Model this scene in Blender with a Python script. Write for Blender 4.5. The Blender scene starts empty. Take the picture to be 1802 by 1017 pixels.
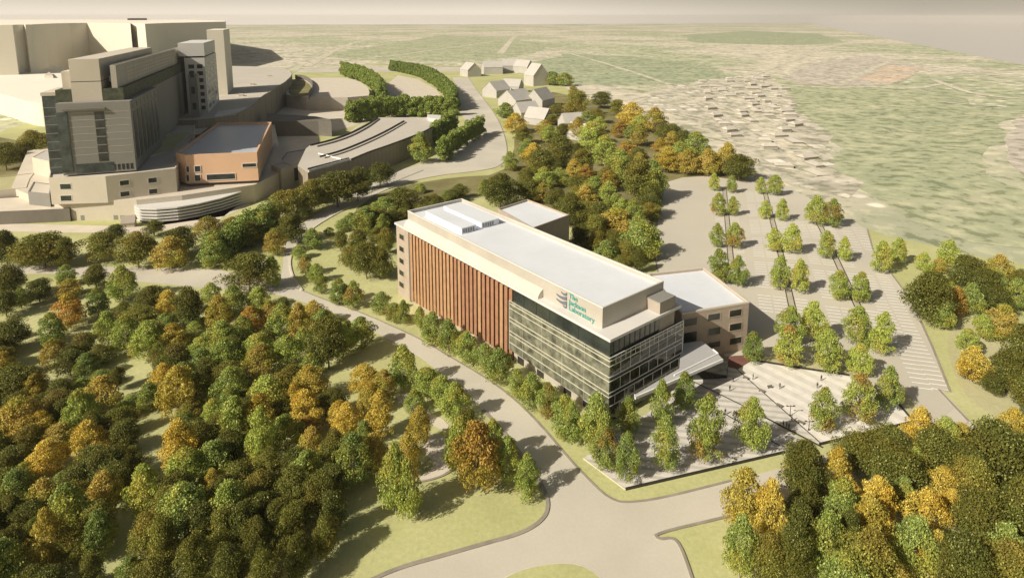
import bpy, bmesh, math, random
import numpy as np
from mathutils import Vector, Matrix
R = random.Random(7)
C = bpy.context.scene.collection
sc = bpy.context.scene

# ------------------------------------------------------------------ camera model
TH = math.radians(8.9); F = 1067.0; PX, PY = 901.0, 197.0; H = 110.0
ct, st = math.cos(TH), math.sin(TH)
def ray(x, y):
    a = x - PX; b = -(y - PY)
    return (a, b*st + F*ct, b*ct - F*st)
def G(x, y, z=0.0):
    d = ray(x, y); t = (z - H)/d[2]
    return Vector((d[0]*t, d[1]*t, z))
def proj(p):
    X, Y, Z = p[0], p[1], p[2] - H
    f = Y*ct - Z*st; u = Y*st + Z*ct
    return PX + F*X/f, PY - F*u/f
def pxm(p):                      # pixels per metre at a point
    return F/(p[1]*ct - (p[2]-H)*st)
A = Vector((-0.62777, 0.77840, 0)); B = Vector((0.77840, 0.62777, 0))
HS = 24.8
C0 = G(1073.8, 596.3, HS); C0.z = 0
def L(u, v, z=0.0):
    p = C0 + A*u + B*v; return Vector((p.x, p.y, z))
def UV(x, y, z):
    g = G(x, y, z) - C0; g.z = 0
    return g.dot(A), g.dot(B)
TLOW = -7.2
def T(x, y):
    u = (x-C0.x)*A.x + (y-C0.y)*A.y
    s = min(1.0, max(0.0, (u-20.0)/105.0))
    return TLOW*s*s*(3-2*s)
def GT(x, y):                    # pixel -> point on the terrain
    z = 0.0
    for _ in range(12):
        g = G(x, y, z); z = 0.5*z + 0.5*T(g.x, g.y)
    g = G(x, y, z); g.z = T(g.x, g.y)
    return g
def onwall(x, y, P, d):          # pixel ray against the vertical plane through P along d
    r = Vector(ray(x, y)); n = Vector((-d.y, d.x, 0))
    t = (P - Vector((0, 0, H))).dot(n)/r.dot(n)
    return Vector((0, 0, H)) + r*t

# ------------------------------------------------------------------ materials
def nm(name):
    m = bpy.data.materials.new(name); m.use_nodes = True
    nt = m.node_tree; b = nt.nodes['Principled BSDF']
    return m, nt, b
def mixn(nt, a, b, fac, blend='MIX'):
    n = nt.nodes.new('ShaderNodeMix'); n.data_type = 'RGBA'; n.blend_type = blend
    for sock, v in ((n.inputs[6], a), (n.inputs[7], b), (n.inputs[0], fac)):
        if isinstance(v, (tuple, list)): sock.default_value = (*v, 1)
        elif isinstance(v, (int, float)): sock.default_value = v
        else: nt.links.new(v, sock)
    return n.outputs[2]
def noise(nt, scale, detail=4, vec=None, rough=.55):
    n = nt.nodes.new('ShaderNodeTexNoise'); n.inputs['Scale'].default_value = scale
    n.inputs['Detail'].default_value = detail; n.inputs['Roughness'].default_value = rough
    if vec is not None: nt.links.new(vec, n.inputs['Vector'])
    return n.outputs['Fac']
def ramp(nt, fac, stops):
    n = nt.nodes.new('ShaderNodeValToRGB'); e = n.color_ramp.elements
    while len(e) < len(stops): e.new(.5)
    for k, (p, c) in enumerate(stops):
        e[k].position = p; e[k].color = (*c, 1) if len(c) == 3 else c
    nt.links.new(fac, n.inputs[0]); return n.outputs[0]
def objco(nt):
    return nt.nodes.new('ShaderNodeNewGeometry').outputs['Position']
def lerp(c, k): return tuple(min(1, x*k) for x in c)
def bump(nt, b, h, s=.3, d=.05):
    n = nt.nodes.new('ShaderNodeBump'); n.inputs['Strength'].default_value = s
    n.inputs['Distance'].default_value = d
    nt.links.new(h, n.inputs['Height']); nt.links.new(n.outputs[0], b.inputs['Normal'])
def plain(name, col, rough=.8, var=.12, scale=.15, fine=2.0, metal=0.0):
    m, nt, b = nm(name); p = objco(nt)
    n1 = noise(nt, scale, 4, p); n2 = noise(nt, fine, 3, p)
    c = ramp(nt, n1, [(.3, lerp(col, 1-var)), (.7, lerp(col, 1+var))])
    c2 = ramp(nt, n2, [(.3, (1-var*.6,)*3), (.7, (1, 1, 1))])
    c = mixn(nt, c, c2, 1.0, 'MULTIPLY')
    nt.links.new(c, b.inputs['Base Color']); b.inputs['Roughness'].default_value = rough
    b.inputs['Metallic'].default_value = metal
    return m
def striped(name, c1, c2, direction, period, duty=.5, rough=.8, var=.1):
    """bands across `direction` (world vector), real surface pattern"""
    m, nt, b = nm(name); p = objco(nt)
    d = nt.nodes.new('ShaderNodeVectorMath'); d.operation = 'DOT_PRODUCT'
    nt.links.new(p, d.inputs[0]); d.inputs[1].default_value = tuple(Vector(direction)/period)
    f = nt.nodes.new('ShaderNodeMath'); f.operation = 'FRACT'; nt.links.new(d.outputs['Value'], f.inputs[0])
    g = nt.nodes.new('ShaderNodeMath'); g.operation = 'LESS_THAN'; g.inputs[1].default_value = duty
    nt.links.new(f.outputs[0], g.inputs[0])
    n1 = noise(nt, .4, 3, p)
    v = ramp(nt, n1, [(.3, (1-var,)*3), (.7, (1, 1, 1))])
    c = mixn(nt, c2, c1, g.outputs[0]); c = mixn(nt, c, v, 1.0, 'MULTIPLY')
    nt.links.new(c, b.inputs['Base Color']); b.inputs['Roughness'].default_value = rough
    return m
def brick(name, c1, c2, mortar, w=.9, h=.3):
    m, nt, b = nm(name); p = objco(nt)
    mp = nt.nodes.new('ShaderNodeMapping'); mp.inputs['Rotation'].default_value = (math.radians(90), 0, 0)
    nt.links.new(p, mp.inputs['Vector'])
    t = nt.nodes.new('ShaderNodeTexBrick'); nt.links.new(mp.outputs[0], t.inputs['Vector'])
    t.inputs['Color1'].default_value = (*c1, 1); t.inputs['Color2'].default_value = (*c2, 1)
    t.inputs['Mortar'].default_value = (*mortar, 1); t.inputs['Scale'].default_value = 1
    t.inputs['Brick Width'].default_value = w; t.inputs['Row Height'].default_value = h
    t.inputs['Mortar Size'].default_value = .02
    n1 = noise(nt, .3, 4, p); v = ramp(nt, n1, [(.3, (.86,)*3), (.7, (1, 1, 1))])
    nt.links.new(mixn(nt, t.outputs[0], v, 1.0, 'MULTIPLY'), b.inputs['Base Color'])
    b.inputs['Roughness'].default_value = .85
    return m
def glass(name, col, rough=.08, metal=.0, spec=1.0, var=.5, scale=.25):
    m, nt, b = nm(name); p = objco(nt)
    n1 = noise(nt, scale, 3, p)
    c = ramp(nt, n1, [(.3, lerp(col, 1-var)), (.7, lerp(col, 1+var))])
    nt.links.new(c, b.inputs['Base Color']); b.inputs['Roughness'].default_value = rough
    b.inputs['Metallic'].default_value = metal; b.inputs['IOR'].default_value = 1.6
    b.inputs['Specular IOR Level'].default_value = spec
    bump(nt, b, noise(nt, .5, 2, p), .12, .05)
    return m
M = {}
def grassmat(name, c1, c2, c3):
    m, nt, b = nm(name); p = objco(nt)
    n1 = noise(nt, .035, 5, p); n2 = noise(nt, .9, 5, p, .7)
    c = ramp(nt, n1, [(.3, c1), (.5, c2), (.72, c3)])
    v = ramp(nt, n2, [(.25, (.78, .8, .75)), (.75, (1.08, 1.06, 1.05))])
    nt.links.new(mixn(nt, c, v, 1.0, 'MULTIPLY'), b.inputs['Base Color'])
    b.inputs['Roughness'].default_value = .95; b.inputs['Specular IOR Level'].default_value = .1
    bump(nt, b, n2, .4, .15)
    return m
M['lawn'] = grassmat('lawn_grass', (.42, .43, .21), (.495, .50, .245), (.57, .565, .31))
M['meadow'] = grassmat('meadow_grass', (.40, .38, .22), (.48, .46, .26), (.54, .51, .33))
M['forest'] = grassmat('forest_floor', (.16, .15, .07), (.23, .21, .10), (.32, .30, .15))
M['road'] = plain('asphalt_pale', (.56, .525, .44), .9, .10, .03, 1.5)
M['lot'] = plain('car_park_surface', (.54, .505, .42), .9, .06, .02, 1.2)
M['path'] = plain('footpath', (.62, .56, .46), .9, .06, .1, 2)
M['kerb'] = plain('kerb_stone', (.30, .27, .22), .9, .15, .3, 3)
M['kerbpale'] = plain('kerb_pale', (.62, .57, .48), .9, .1, .3, 3)
M['paint'] = plain('road_paint', (.88, .88, .86), .8, .1, .5, 3)
M['white'] = plain('white_coating', (.64, .63, .60), .75, .04, .08, .7)
M['roofw'] = plain('white_membrane', (.70, .735, .78), .6, .05, .06, .5)
M['unit'] = plain('unit_metal', (.64, .68, .76), .5, .05, .1, 1)
M['cream'] = plain('cream_massing', (.72, .68, .57), .85, .04, .01, .2)
M['creamroof'] = plain('cream_roof', (.84, .80, .69), .85, .03, .01, .2)
M['tan'] = plain('tan_panel', (.45, .42, .36), .8, .08, .1, 1)
M['grey'] = plain('grey_panel', (.235, .23, .21), .8, .06, .05, .6)
M['greydk'] = plain('dark_grey', (.17, .155, .13), .85, .12, .1, 1)
M['stone'] = plain('pale_stone', (.58, .53, .44), .85, .06, .05, .7)
M['concrete'] = striped('board_concrete', (.30, .26, .20), (.25, .22, .17), (.96, .28, 0), 3.2, .8)
M['roofg'] = plain('deck_roof', (.52, .485, .42), .9, .06, .03, .8)
M['orange'] = plain('terracotta_render', (.66, .43, .28), .8, .04, .05, .7)
M['blueroof'] = plain('blue_grey_roof', (.46, .50, .56), .35, .05, .03, .5)
M['house'] = plain('house_white', (.47, .455, .42), .85, .05, .1, 1)
M['housedk'] = plain('house_gable', (.40, .35, .29), .85, .08, .1, 1)
M['brickt'] = brick('tan_brick', (.42, .35, .27), (.47, .39, .30), (.38, .33, .27))
M['brickw'] = brick('wing_brick', (.43, .345, .265), (.48, .39, .30), (.40, .34, .28))
M['fin'] = plain('terracotta_fin', (.34, .175, .10), .7, .16, .5, 1.5)
M['finlt'] = plain('terracotta_fin_pale', (.43, .255, .135), .7, .16, .5, 1.5)
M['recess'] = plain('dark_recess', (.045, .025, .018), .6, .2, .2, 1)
M['estroof'] = plain('estate_roof', (.52, .485, .42), .9, .12, .05, .5)
M['estwall'] = plain('estate_wall', (.38, .36, .30), .9, .12, .05, .5)
M['stairbrick'] = plain('stair_brick', (.38, .335, .28), .85, .08, .3, 2)
M['fascia'] = plain('roof_shoulder_panel', (.55, .53, .47), .8, .07, .1, 1)
M['win'] = glass('window_glass', (.03, .035, .03), .3, 0, .4)
M['glassA'] = glass('curtain_glass_lit', (.23, .235, .18), .20, .3, .8, .60, .42)  # pale mottled reflections of trees and ground painted into the base colour
M['glassB'] = glass('curtain_glass_shade', (.028, .03, .022), .06, .1, .6, .5, .2)  # near-black copy of the curtain glass, shade of the unlit side in its colour
M['band'] = glass('clerestory_glass', (.04, .05, .045), .14, .1, .6, .35, .15)
M['mull'] = plain('mullion_metal', (.62, .60, .48), .45, .05, .2, 2)
M['mullw'] = plain('mullion_white', (.80, .80, .78), .4, .05, .2, 2)
M['canopy'] = plain('canopy_metal', (.43, .43, .425), .5, .04, .1, 1)
M['black'] = plain('black_metal', (.03, .027, .024), .6, .2, .3, 2)
M['teal'] = plain('teal_letter', (.07, .36, .32), .6, .02, .3, 2)
M['mauve'] = plain('mauve_emblem', (.13, .15, .19), .6, .02, .3, 2)
M['bark'] = plain('bark', (.24, .19, .13), .9, .25, .6, 4)
M['barkpale'] = plain('bark_pale', (.36, .31, .23), .9, .2, .6, 4)
M['greenmesh'] = plain('green_louvre', (.07, .08, .045), .7, .55, .35, 2.5)
M['mottle'] = plain('mottled_glass', (.062, .078, .074), .3, .6, .15, 1.2)
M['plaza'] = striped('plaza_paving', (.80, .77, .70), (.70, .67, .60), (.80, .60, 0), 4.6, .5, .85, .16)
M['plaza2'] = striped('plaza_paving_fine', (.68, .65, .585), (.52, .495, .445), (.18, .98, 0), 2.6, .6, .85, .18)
M['redpave'] = plain('red_paving', (.20, .09, .07), .85, .15, .2, 2)
M['gravel'] = plain('gravel_bed', (.44, .40, .32), .95, .15, .5, 3)
M['skin'] = plain('skin', (.36, .22, .16), .6, .05)
M['hair'] = plain('hair', (.03, .02, .015), .6, .1)
for k, c in dict(cl_dark=(.012, .012, .014), cl_brown=(.03, .02, .015), cl_grey=(.04, .037, .035), cl_navy=(.012, .014, .03)).items():
    M[k] = plain(k, c, .8, .1)

def leafmat(name, base, alt, alt2=None, top=None, thr=.5):
    m, nt, b = nm(name)
    at = nt.nodes.new('ShaderNodeAttribute'); at.attribute_name = 'leaf'
    oi = nt.nodes.new('ShaderNodeObjectInfo')
    stops = [(0, lerp(base, .55)), (.35, base), (.7, alt), (1, alt2 or lerp(alt, 1.5))]
    c = ramp(nt, at.outputs['Fac'], stops)
    if top:                                         # a patch of turned leaves, part of the crown itself
        at2 = nt.nodes.new('ShaderNodeAttribute'); at2.attribute_name = 'patch'
        f = ramp(nt, at2.outputs['Fac'], [(thr-.07, (0, 0, 0)), (thr+.10, (1, 1, 1))])
        c2 = ramp(nt, at.outputs['Fac'], [(0, lerp(top, .55)), (.5, top), (1, lerp(top, 1.7))])
        c = mixn(nt, c, c2, f)
    v = ramp(nt, oi.outputs['Random'], [(0, (.78, .80, .78)), (1, (1.2, 1.14, 1.1))])
    c = mixn(nt, c, v, 1.0, 'MULTIPLY')
    nt.links.new(c, b.inputs['Base Color']); b.inputs['Roughness'].default_value = .7
    b.inputs['Specular IOR Level'].default_value = .25
    tr = nt.nodes.new('ShaderNodeBsdfTranslucent'); nt.links.new(c, tr.inputs[0])
    ms = nt.nodes.new('ShaderNodeMixShader'); ms.inputs[0].default_value = .22
    nt.links.new(b.outputs[0], ms.inputs[1]); nt.links.new(tr.outputs[0], ms.inputs[2])
    nt.links.new(ms.outputs[0], nt.nodes['Material Output'].inputs[0])
    return m
LM = {
 'l': leafmat('leaf_lime', (.35, .44, .085), (.49, .58, .13), (.76, .80, .34), (.46, .46, .10), .62),
 'g': leafmat('leaf_green', (.25, .335, .075), (.375, .47, .12), (.66, .72, .32), (.38, .40, .08), .60),
 'h': leafmat('leaf_hedge', (.22, .30, .06), (.33, .42, .09), (.55, .6, .22)),
 'd': leafmat('leaf_dark', (.120, .142, .025), (.205, .225, .044), (.56, .54, .22), (.165, .165, .030), .58),
 'o': leafmat('leaf_olive', (.200, .215, .036), (.31, .315, .058), (.60, .55, .21), (.27, .235, .045), .62),
 'b': leafmat('leaf_maroon', (.18, .16, .038), (.28, .24, .055), (.54, .46, .2), (.18, .20, .034), .50),
 'y': leafmat('leaf_yellow', (.54, .44, .075), (.74, .61, .12), (.95, .85, .34), (.54, .40, .06), .64),
 'a': leafmat('leaf_amber', (.42, .335, .07), (.58, .465, .105), (.80, .70, .28), (.40, .38, .07), .58),
 'r': leafmat('leaf_rust', (.48, .30, .06), (.64, .40, .08), (.84, .62, .24), (.44, .36, .06), .56),
 'm': leafmat('leaf_turning', (.31, .39, .075), (.44, .51, .115), (.70, .72, .30), (.40, .29, .075), .58),
}

# ------------------------------------------------------------------ mesh helpers
def link(name, bm, mat, parent=None, smooth=False):
    me = bpy.data.meshes.new(name); bm.normal_update(); bm.to_mesh(me); bm.free()
    mats = mat if isinstance(mat, (list, tuple)) else [mat]
    for m in mats: me.materials.append(M[m] if isinstance(m, str) else m)
    if smooth:
        for p in me.polygons: p.use_smooth = True
    o = bpy.data.objects.new(name, me); C.objects.link(o)
    if parent is not None:
        o.parent = parent
        o.matrix_parent_inverse = parent.matrix_basis.inverted()
    return o
def tag(o, label=None, cat=None, group=None, kind=None):
    if label: o['label'] = label
    if cat: o['category'] = cat
    if group: o['group'] = group
    if kind: o['kind'] = kind
    return o
def thing(name, label, cat, loc=(0, 0, 0), rz=0, group=None):
    o = bpy.data.objects.new(name, None); C.objects.link(o); o.location = loc; o.rotation_euler = (0, 0, rz)
    o.empty_display_size = 1
    return tag(o, label, cat, group)
def polybm(bm, pts, mi=0):
    vs = [bm.verts.new(p) for p in pts]; f = bm.faces.new(vs); f.material_index = mi; return f
def ccw(p):
    a = sum(p[i][0]*p[(i+1) % len(p)][1] - p[(i+1) % len(p)][0]*p[i][1] for i in range(len(p)))
    return list(p) if a > 0 else list(reversed(p))
def prism(bm, pts, z0, z1, top=True, bottom=False, mi=0, mtop=None):
    """pts: world xy polygon"""
    pts = ccw([(p[0], p[1]) for p in pts]); n = len(pts)
    lo = [bm.verts.new((x, y, z0)) for x, y in pts]; hi = [bm.verts.new((x, y, z1)) for x, y in pts]
    for i in range(n):
        f = bm.faces.new((lo[i], lo[(i+1) % n], hi[(i+1) % n], hi[i])); f.material_index = mi
    if top: f = bm.faces.new(hi); f.material_index = mi if mtop is None else mtop
    if bottom: bm.faces.new(list(reversed(lo))).material_index = mi
def inset(pts, t):
    pts = ccw([(p[0], p[1]) for p in pts]); n = len(pts); out = []
    for i in range(n):
        p0, p1, p2 = Vector(pts[i-1]), Vector(pts[i]), Vector(pts[(i+1) % n])
        d1 = (p1-p0).normalized(); d2 = (p2-p1).normalized()
        n1 = Vector((-d1.y, d1.x)); n2_ = Vector((-d2.y, d2.x))
        m = n1+n2_
        k = t/max(.35, (1+n1.dot(n2_)))
        out.append(tuple(p1 + m*k))
    return out
def ring(bm, outer, inner, z0, z1, zin, mi=0):
    """parapet: outer wall z0..z1, coping, inner wall down to zin"""
    outer = ccw([(p[0], p[1]) for p in outer]); n = len(outer)
    a = [bm.verts.new((*p, z0)) for p in outer]; b = [bm.verts.new((*p, z1)) for p in outer]
    c = [bm.verts.new((*p, z1)) for p in inner]; d = [bm.verts.new((*p, zin)) for p in inner]
    for i in range(n):
        j = (i+1) % n
        for q in ((a[i], a[j], b[j], b[i]), (b[i], b[j], c[j], c[i]), (c[i], c[j], d[j], d[i])):
            bm.faces.new(q).material_index = mi
def building(name, label, cat, pts, z0, z1, wall, roof, par=1.0, drop=1.2, group=None):
    pts = ccw([(p[0], p[1]) for p in pts])
    cx = sum(p[0] for p in pts)/len(pts); cy = sum(p[1] for p in pts)/len(pts)
    root = thing(name, label, cat, (cx, cy, z0), 0, group)
    inn = inset(pts, par)
    bm = bmesh.new(); ring(bm, pts, inn, z0, z1, z1-drop); link('wall', bm, wall, root)
    bm = bmesh.new(); polybm(bm, [(*p, z1-drop) for p in inset(pts, par-.01)]); link('roof', bm, roof, root)
    return root
def boxuv(bm, u0, u1, v0, v1, z0, z1, mi=0, fr=L):
    prism(bm, [fr(u0, v0), fr(u1, v0), fr(u1, v1), fr(u0, v1)], z0, z1, True, True, mi)
def hull(bm, P, Q, w, z0, z1, mi=0):           # box along a segment
    P = Vector((P[0], P[1])); Q = Vector((Q[0], Q[1])); d = (Q-P).normalized(); n = Vector((-d.y, d.x))*w/2
    prism(bm, [P-n, Q-n, Q+n, P+n], z0, z1, True, True, mi)
def window(root, x0, y0, x1, y1, P, d, mat='win', frame='mullw', proud=.12, t=.22, sub=True):
    """window whose outline is traced on the wall plane (P, d)"""
    a = onwall(x0, (y0+y1)/2, P, d); b = onwall(x1, (y0+y1)/2, P, d)
    cx = (x0+x1)/2
    zt = onwall(cx, y0, P, d).z; zb = onwall(cx, y1, P, d).z
    return winbox(root, a, b, zb, zt, d, mat, frame, proud, t, sub)
def winbox(root, a, b, zb, zt, d, mat='win', frame='mullw', proud=.12, t=.22, sub=True):
    n = Vector((-d.y, d.x, 0))
    if n.dot(Vector((0, 0, H)) - a) < 0: n = -n
    n.z = 0
    a = Vector((a.x, a.y, 0)); b = Vector((b.x, b.y, 0)); e = (b-a).normalized()
    bm = bmesh.new()
    def bx(p, q, z0, z1, off):
        prism(bm, [p, q, q+n*off, p+n*off], z0, z1, True, True)
    if sub:
        bx(a, b, zb, zb+t, proud); bx(a, b, zt-t, zt, proud)
        bx(a, a+e*t, zb+t, zt-t, proud); bx(b-e*t, b, zb+t, zt-t, proud)
        w = link('window', bm, frame, root)
        bm = bmesh.new(); bx(a+e*t, b-e*t, zb+t, zt-t, proud*.35); link('pane', bm, mat, w)
    else:
        bx(a, b, zb, zt, proud*.4); w = link('window', bm, mat, root)
    return w
# ------------------------------------------------------------------ ground sheets
def densify(pts, step=12, closed=True):
    out = []; n = len(pts)
    for i in range(n if closed else n-1):
        p = Vector((pts[i][0], pts[i][1])); q = Vector((pts[(i+1) % n][0], pts[(i+1) % n][1]))
        k = max(1, int((q-p).length/step))
        for j in range(k): out.append(tuple(p.lerp(q, j/k)))
    if not closed: out.append(tuple(pts[-1][:2]))
    return out
def smoothpx(pts, closed=True, it=2):
    for _ in range(it):
        out = []; n = len(pts)
        rng = range(n) if closed else range(n-1)
        if not closed: out.append(pts[0])
        for i in rng:
            p = pts[i]; q = pts[(i+1) % n]
            out.append((p[0]*.75+q[0]*.25, p[1]*.75+q[1]*.25)); out.append((p[0]*.25+q[0]*.75, p[1]*.25+q[1]*.75))
        if not closed: out.append(pts[-1])
        pts = out
    return pts
def sheet(name, wpts, off, mat, **kw):
    """flat or gently sloping sheet following the terrain"""
    bm = bmesh.new(); vs = [bm.verts.new((p[0], p[1], 0)) for p in ccw([(q[0], q[1]) for q in wpts])]
    bm.faces.new(vs)
    for u in range(20, 130, 5):
        bmesh.ops.bisect_plane(bm, geom=bm.verts[:]+bm.edges[:]+bm.faces[:], plane_co=C0+A*u, plane_no=A)
    bmesh.ops.triangulate(bm, faces=bm.faces[:])
    for v in bm.verts: v.co.z = T(v.co.x, v.co.y) + off
    o = link(name, bm, mat); tag(o, kind='structure', **kw); return o
def psheet(name, px, off, mat, smooth=0, **kw):
    if smooth: px = smoothpx(px, True, smooth)
    return sheet(name, [GT(*p) for p in px], off, mat, **kw)
def strip(bm, wpts, w, h, base=0.0, mi=0, ground=T):
    """raised strip (kerb, low wall) along a world polyline"""
    pts = [Vector((p[0], p[1])) for p in densify(wpts, 8, False)]
    rows = []
    for i, p in enumerate(pts):
        d = (pts[min(i+1, len(pts)-1)] - pts[max(i-1, 0)]).normalized(); n = Vector((-d.y, d.x))*w/2
        z = ground(p.x, p.y)+base
        rows.append([bm.verts.new((p.x-n.x, p.y-n.y, z-.3)), bm.verts.new((p.x-n.x, p.y-n.y, z+h)),
                     bm.verts.new((p.x+n.x, p.y+n.y, z+h)), bm.verts.new((p.x+n.x, p.y+n.y, z-.3))])
    for r, s in zip(rows, rows[1:]):
        for k in range(3): bm.faces.new((r[k], s[k], s[k+1], r[k+1])).material_index = mi
    bm.faces.new(rows[0]).material_index = mi; bm.faces.new(list(reversed(rows[-1]))).material_index = mi
def kerb(name, px, w=.45, h=.15, mat='kerb', smooth=2, label=None, cat=None):
    bm = bmesh.new(); strip(bm, [GT(*p) for p in (smoothpx(px, False, smooth) if smooth else px)], w, h)
    o = link(name, bm, mat); tag(o, kind='structure'); return o
# ------------------------------------------------------------------ ground, roads, kerbs
def townmat():
    m, nt, b = nm('town_ground'); p = objco(nt)
    n0 = noise(nt, .0016, 4, p, .5); n1 = noise(nt, .011, 5, p, .6); n2 = noise(nt, .05, 4, p, .65)
    green = ramp(nt, n1, [(.28, (.23, .29, .17)), (.45, (.33, .385, .23)), (.6, (.46, .48, .31)), (.78, (.58, .55, .42))])
    beige = ramp(nt, n1, [(.25, (.38, .40, .27)), (.42, (.56, .52, .42)), (.6, (.66, .61, .50)), (.8, (.48, .47, .35))])
    big = ramp(nt, n0, [(.44, (0, 0, 0)), (.54, (1, 1, 1))])
    c = mixn(nt, green, beige, big)
    # roofs of the far streets: pale cells, dark seams
    v = nt.nodes.new('ShaderNodeTexVoronoi'); v.inputs['Scale'].default_value = .042; v.inputs['Randomness'].default_value = .85
    nt.links.new(p, v.inputs['Vector'])
    roof = ramp(nt, v.outputs['Distance'], [(.20, (1, 1, 1)), (.28, (0, 0, 0))])
    gate = ramp(nt, noise(nt, .007, 3, p), [(.40, (0, 0, 0)), (.50, (1, 1, 1))])
    rf = mixn(nt, roof, gate, 1.0, 'MULTIPLY')
    c = mixn(nt, c, (.80, .75, .66), rf); c = mixn(nt, c, (.60, .565, .45), .28)
    s = ramp(nt, n2, [(.40, (.60, .63, .57)), (.46, (.97, .97, .97)), (.56, (1, 1, 1)), (.62, (1.22, 1.19, 1.14))])
    c = mixn(nt, c, s, 1.0, 'MULTIPLY')
    nt.links.new(c, b.inputs['Base Color']); b.inputs['Roughness'].default_value = 1
    b.inputs['Specular IOR Level'].default_value = 0
    return m
M['town'] = townmat()
def patchmat(name, stops, scale, roofs=0, detail=6, sc2=.09):
    m, nt, b = nm(name); p = objco(nt)
    c = ramp(nt, noise(nt, scale, detail, p, .65), stops)
    if roofs:
        v = nt.nodes.new('ShaderNodeTexVoronoi'); v.inputs['Scale'].default_value = .036; v.inputs['Randomness'].default_value = .8
        v.distance = 'CHEBYCHEV'; nt.links.new(p, v.inputs['Vector'])
        c = mixn(nt, c, (.82, .77, .68), ramp(nt, v.outputs['Distance'], [(.21, (1, 1, 1)), (.25, (0, 0, 0))]))
        c = mixn(nt, c, (.33, .31, .25), ramp(nt, v.outputs['Distance'], [(.25, (0, 0, 0)), (.28, (.8, .8, .8)), (.36, (.5, .5, .5)), (.42, (0, 0, 0))]))
    s = ramp(nt, noise(nt, sc2, 4, p, .6), [(.40, (.60, .63, .57)), (.47, (.95, .95, .94)), (.56, (1.0, 1.0, 1.0)), (.62, (1.2, 1.17, 1.12))])
    nt.links.new(mixn(nt, mixn(nt, c, (.60, .565, .45), .2), s, 1.0, 'MULTIPLY'), b.inputs['Base Color'])
    b.inputs['Roughness'].default_value = 1; b.inputs['Specular IOR Level'].default_value = 0
    return m
M['wood_far'] = patchmat('far_wood', [(.3, (.27, .325, .20)), (.45, (.345, .39, .24)), (.6, (.44, .46, .30)), (.75, (.54, .52, .38))], .016)
M['wood_far2'] = patchmat('far_wood_deep', [(.3, (.22, .29, .19)), (.5, (.32, .38, .24)), (.75, (.46, .48, .32))], .016)
M['estate'] = patchmat('far_estate', [(.3, (.40, .41, .30)), (.46, (.54, .51, .42)), (.6, (.62, .58, .50)), (.75, (.50, .49, .38))], .03, 1)
M['farpark'] = patchmat('far_car_park', [(.3, (.46, .42, .37)), (.6, (.56, .51, .45)), (.8, (.60, .55, .48))], .02)
M['fardirt'] = patchmat('far_dirt', [(.3, (.60, .46, .35)), (.7, (.68, .55, .43))], .02)
M['farroad'] = patchmat('far_road', [(.3, (.58, .545, .44)), (.7, (.65, .61, .50))], .02)
M['farroof'] = patchmat('far_roof', [(.3, (.66, .60, .52)), (.7, (.78, .72, .64))], .02)

far = [G(-700, 45.6, TLOW), G(200, 44.5, TLOW), G(900, 43.2, TLOW), G(1420, 41.5, TLOW), G(1802, 115, TLOW)]
d = (far[-1]-far[-2]).normalized()
far += [Vector((560, -150, 0)), Vector((-1500, -300, 0)), Vector((-9000, 3000, 0))]
sheet('town_ground', far, -.05, 'town')
TZ = TLOW
def farpatch(name, px, off, mat, jit=0.0):
    pts = densify([G(x, y, TZ) for x, y in px], 40)
    q = []
    for i, p in enumerate(pts):
        dd = min(14, math.hypot(p[0], p[1])*.022)*jit
        q.append((p[0]+R.uniform(-dd, dd), p[1]+R.uniform(-dd, dd)))
    return sheet(name, q, off, mat)
farpatch('field', [(1335, 195), (1395, 150), (1470, 148), (1560, 160), (1650, 160), (1740, 190), (1772, 215), (1765, 260), (1745, 290), (1770, 330), (1830, 380), (1830, 470), (1700, 450), (1600, 420), (1520, 350), (1470, 285), (1455, 240), (1400, 220)], .10, 'wood_far', 1)
farpatch('field', [(905, 118), (1000, 95), (1110, 100), (1230, 110), (1290, 135), (1250, 150), (1100, 150), (1000, 150), (930, 140)], .10, 'wood_far2', 1)
farpatch('field', [(1200, 62), (1320, 55), (1440, 60), (1490, 75), (1400, 80), (1300, 78), (1220, 75)], .10, 'wood_far2', 1)
farpatch('field', [(780, 62), (900, 70), (1000, 80), (900, 100), (760, 110), (600, 104), (560, 96), (640, 85)], .10, 'wood_far', 1.5)
farpatch('estate', [(1180, 150), (1340, 130), (1390, 160), (1400, 200), (1450, 225), (1470, 280), (1510, 335), (1470, 360), (1400, 330), (1340, 310), (1300, 265), (1220, 215), (1130, 180)], .14, 'estate', .6)
farpatch('car_park', [(1375, 138), (1430, 112), (1530, 98), (1625, 118), (1600, 140), (1560, 150), (1480, 152), (1420, 150)], .22, 'farpark', .2)
farpatch('field', [(1510, 138), (1548, 128), (1608, 132), (1575, 146), (1530, 144)], .34, 'fardirt')
farpatch('field', [(1540, 124), (1566, 115), (1625, 121), (1608, 127), (1560, 127)], .34, 'fardirt')
farpatch('path', [(1780, 215), (1830, 190), (1830, 380), (1790, 330), (1770, 300), (1776, 260)], .22, 'farpark', .3)
NL = [0]
def farline(px, w):
    NL[0] += 1
    pts = [G(x, y, TZ) for x, y in smoothpx(px, False, 2)]
    bm = bmesh.new(); rows = []
    for i, p in enumerate(pts):
        d = (pts[min(i+1, len(pts)-1)]-pts[max(i-1, 0)]); d.z = 0; d.normalize(); n = Vector((-d.y, d.x, 0))*w/2
        rows.append((bm.verts.new((p.x-n.x, p.y-n.y, TZ+.30+.015*NL[0])), bm.verts.new((p.x+n.x, p.y+n.y, TZ+.30+.015*NL[0]))))
    for r, s in zip(rows, rows[1:]): bm.faces.new((r[0], s[0], s[1], r[1]))
    tag(link('road', bm, 'farroad'), kind='structure')
farline([(1290, 142), (1340, 125), (1400, 103), (1450, 85), (1480, 78), (1540, 76)], 26)
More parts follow.
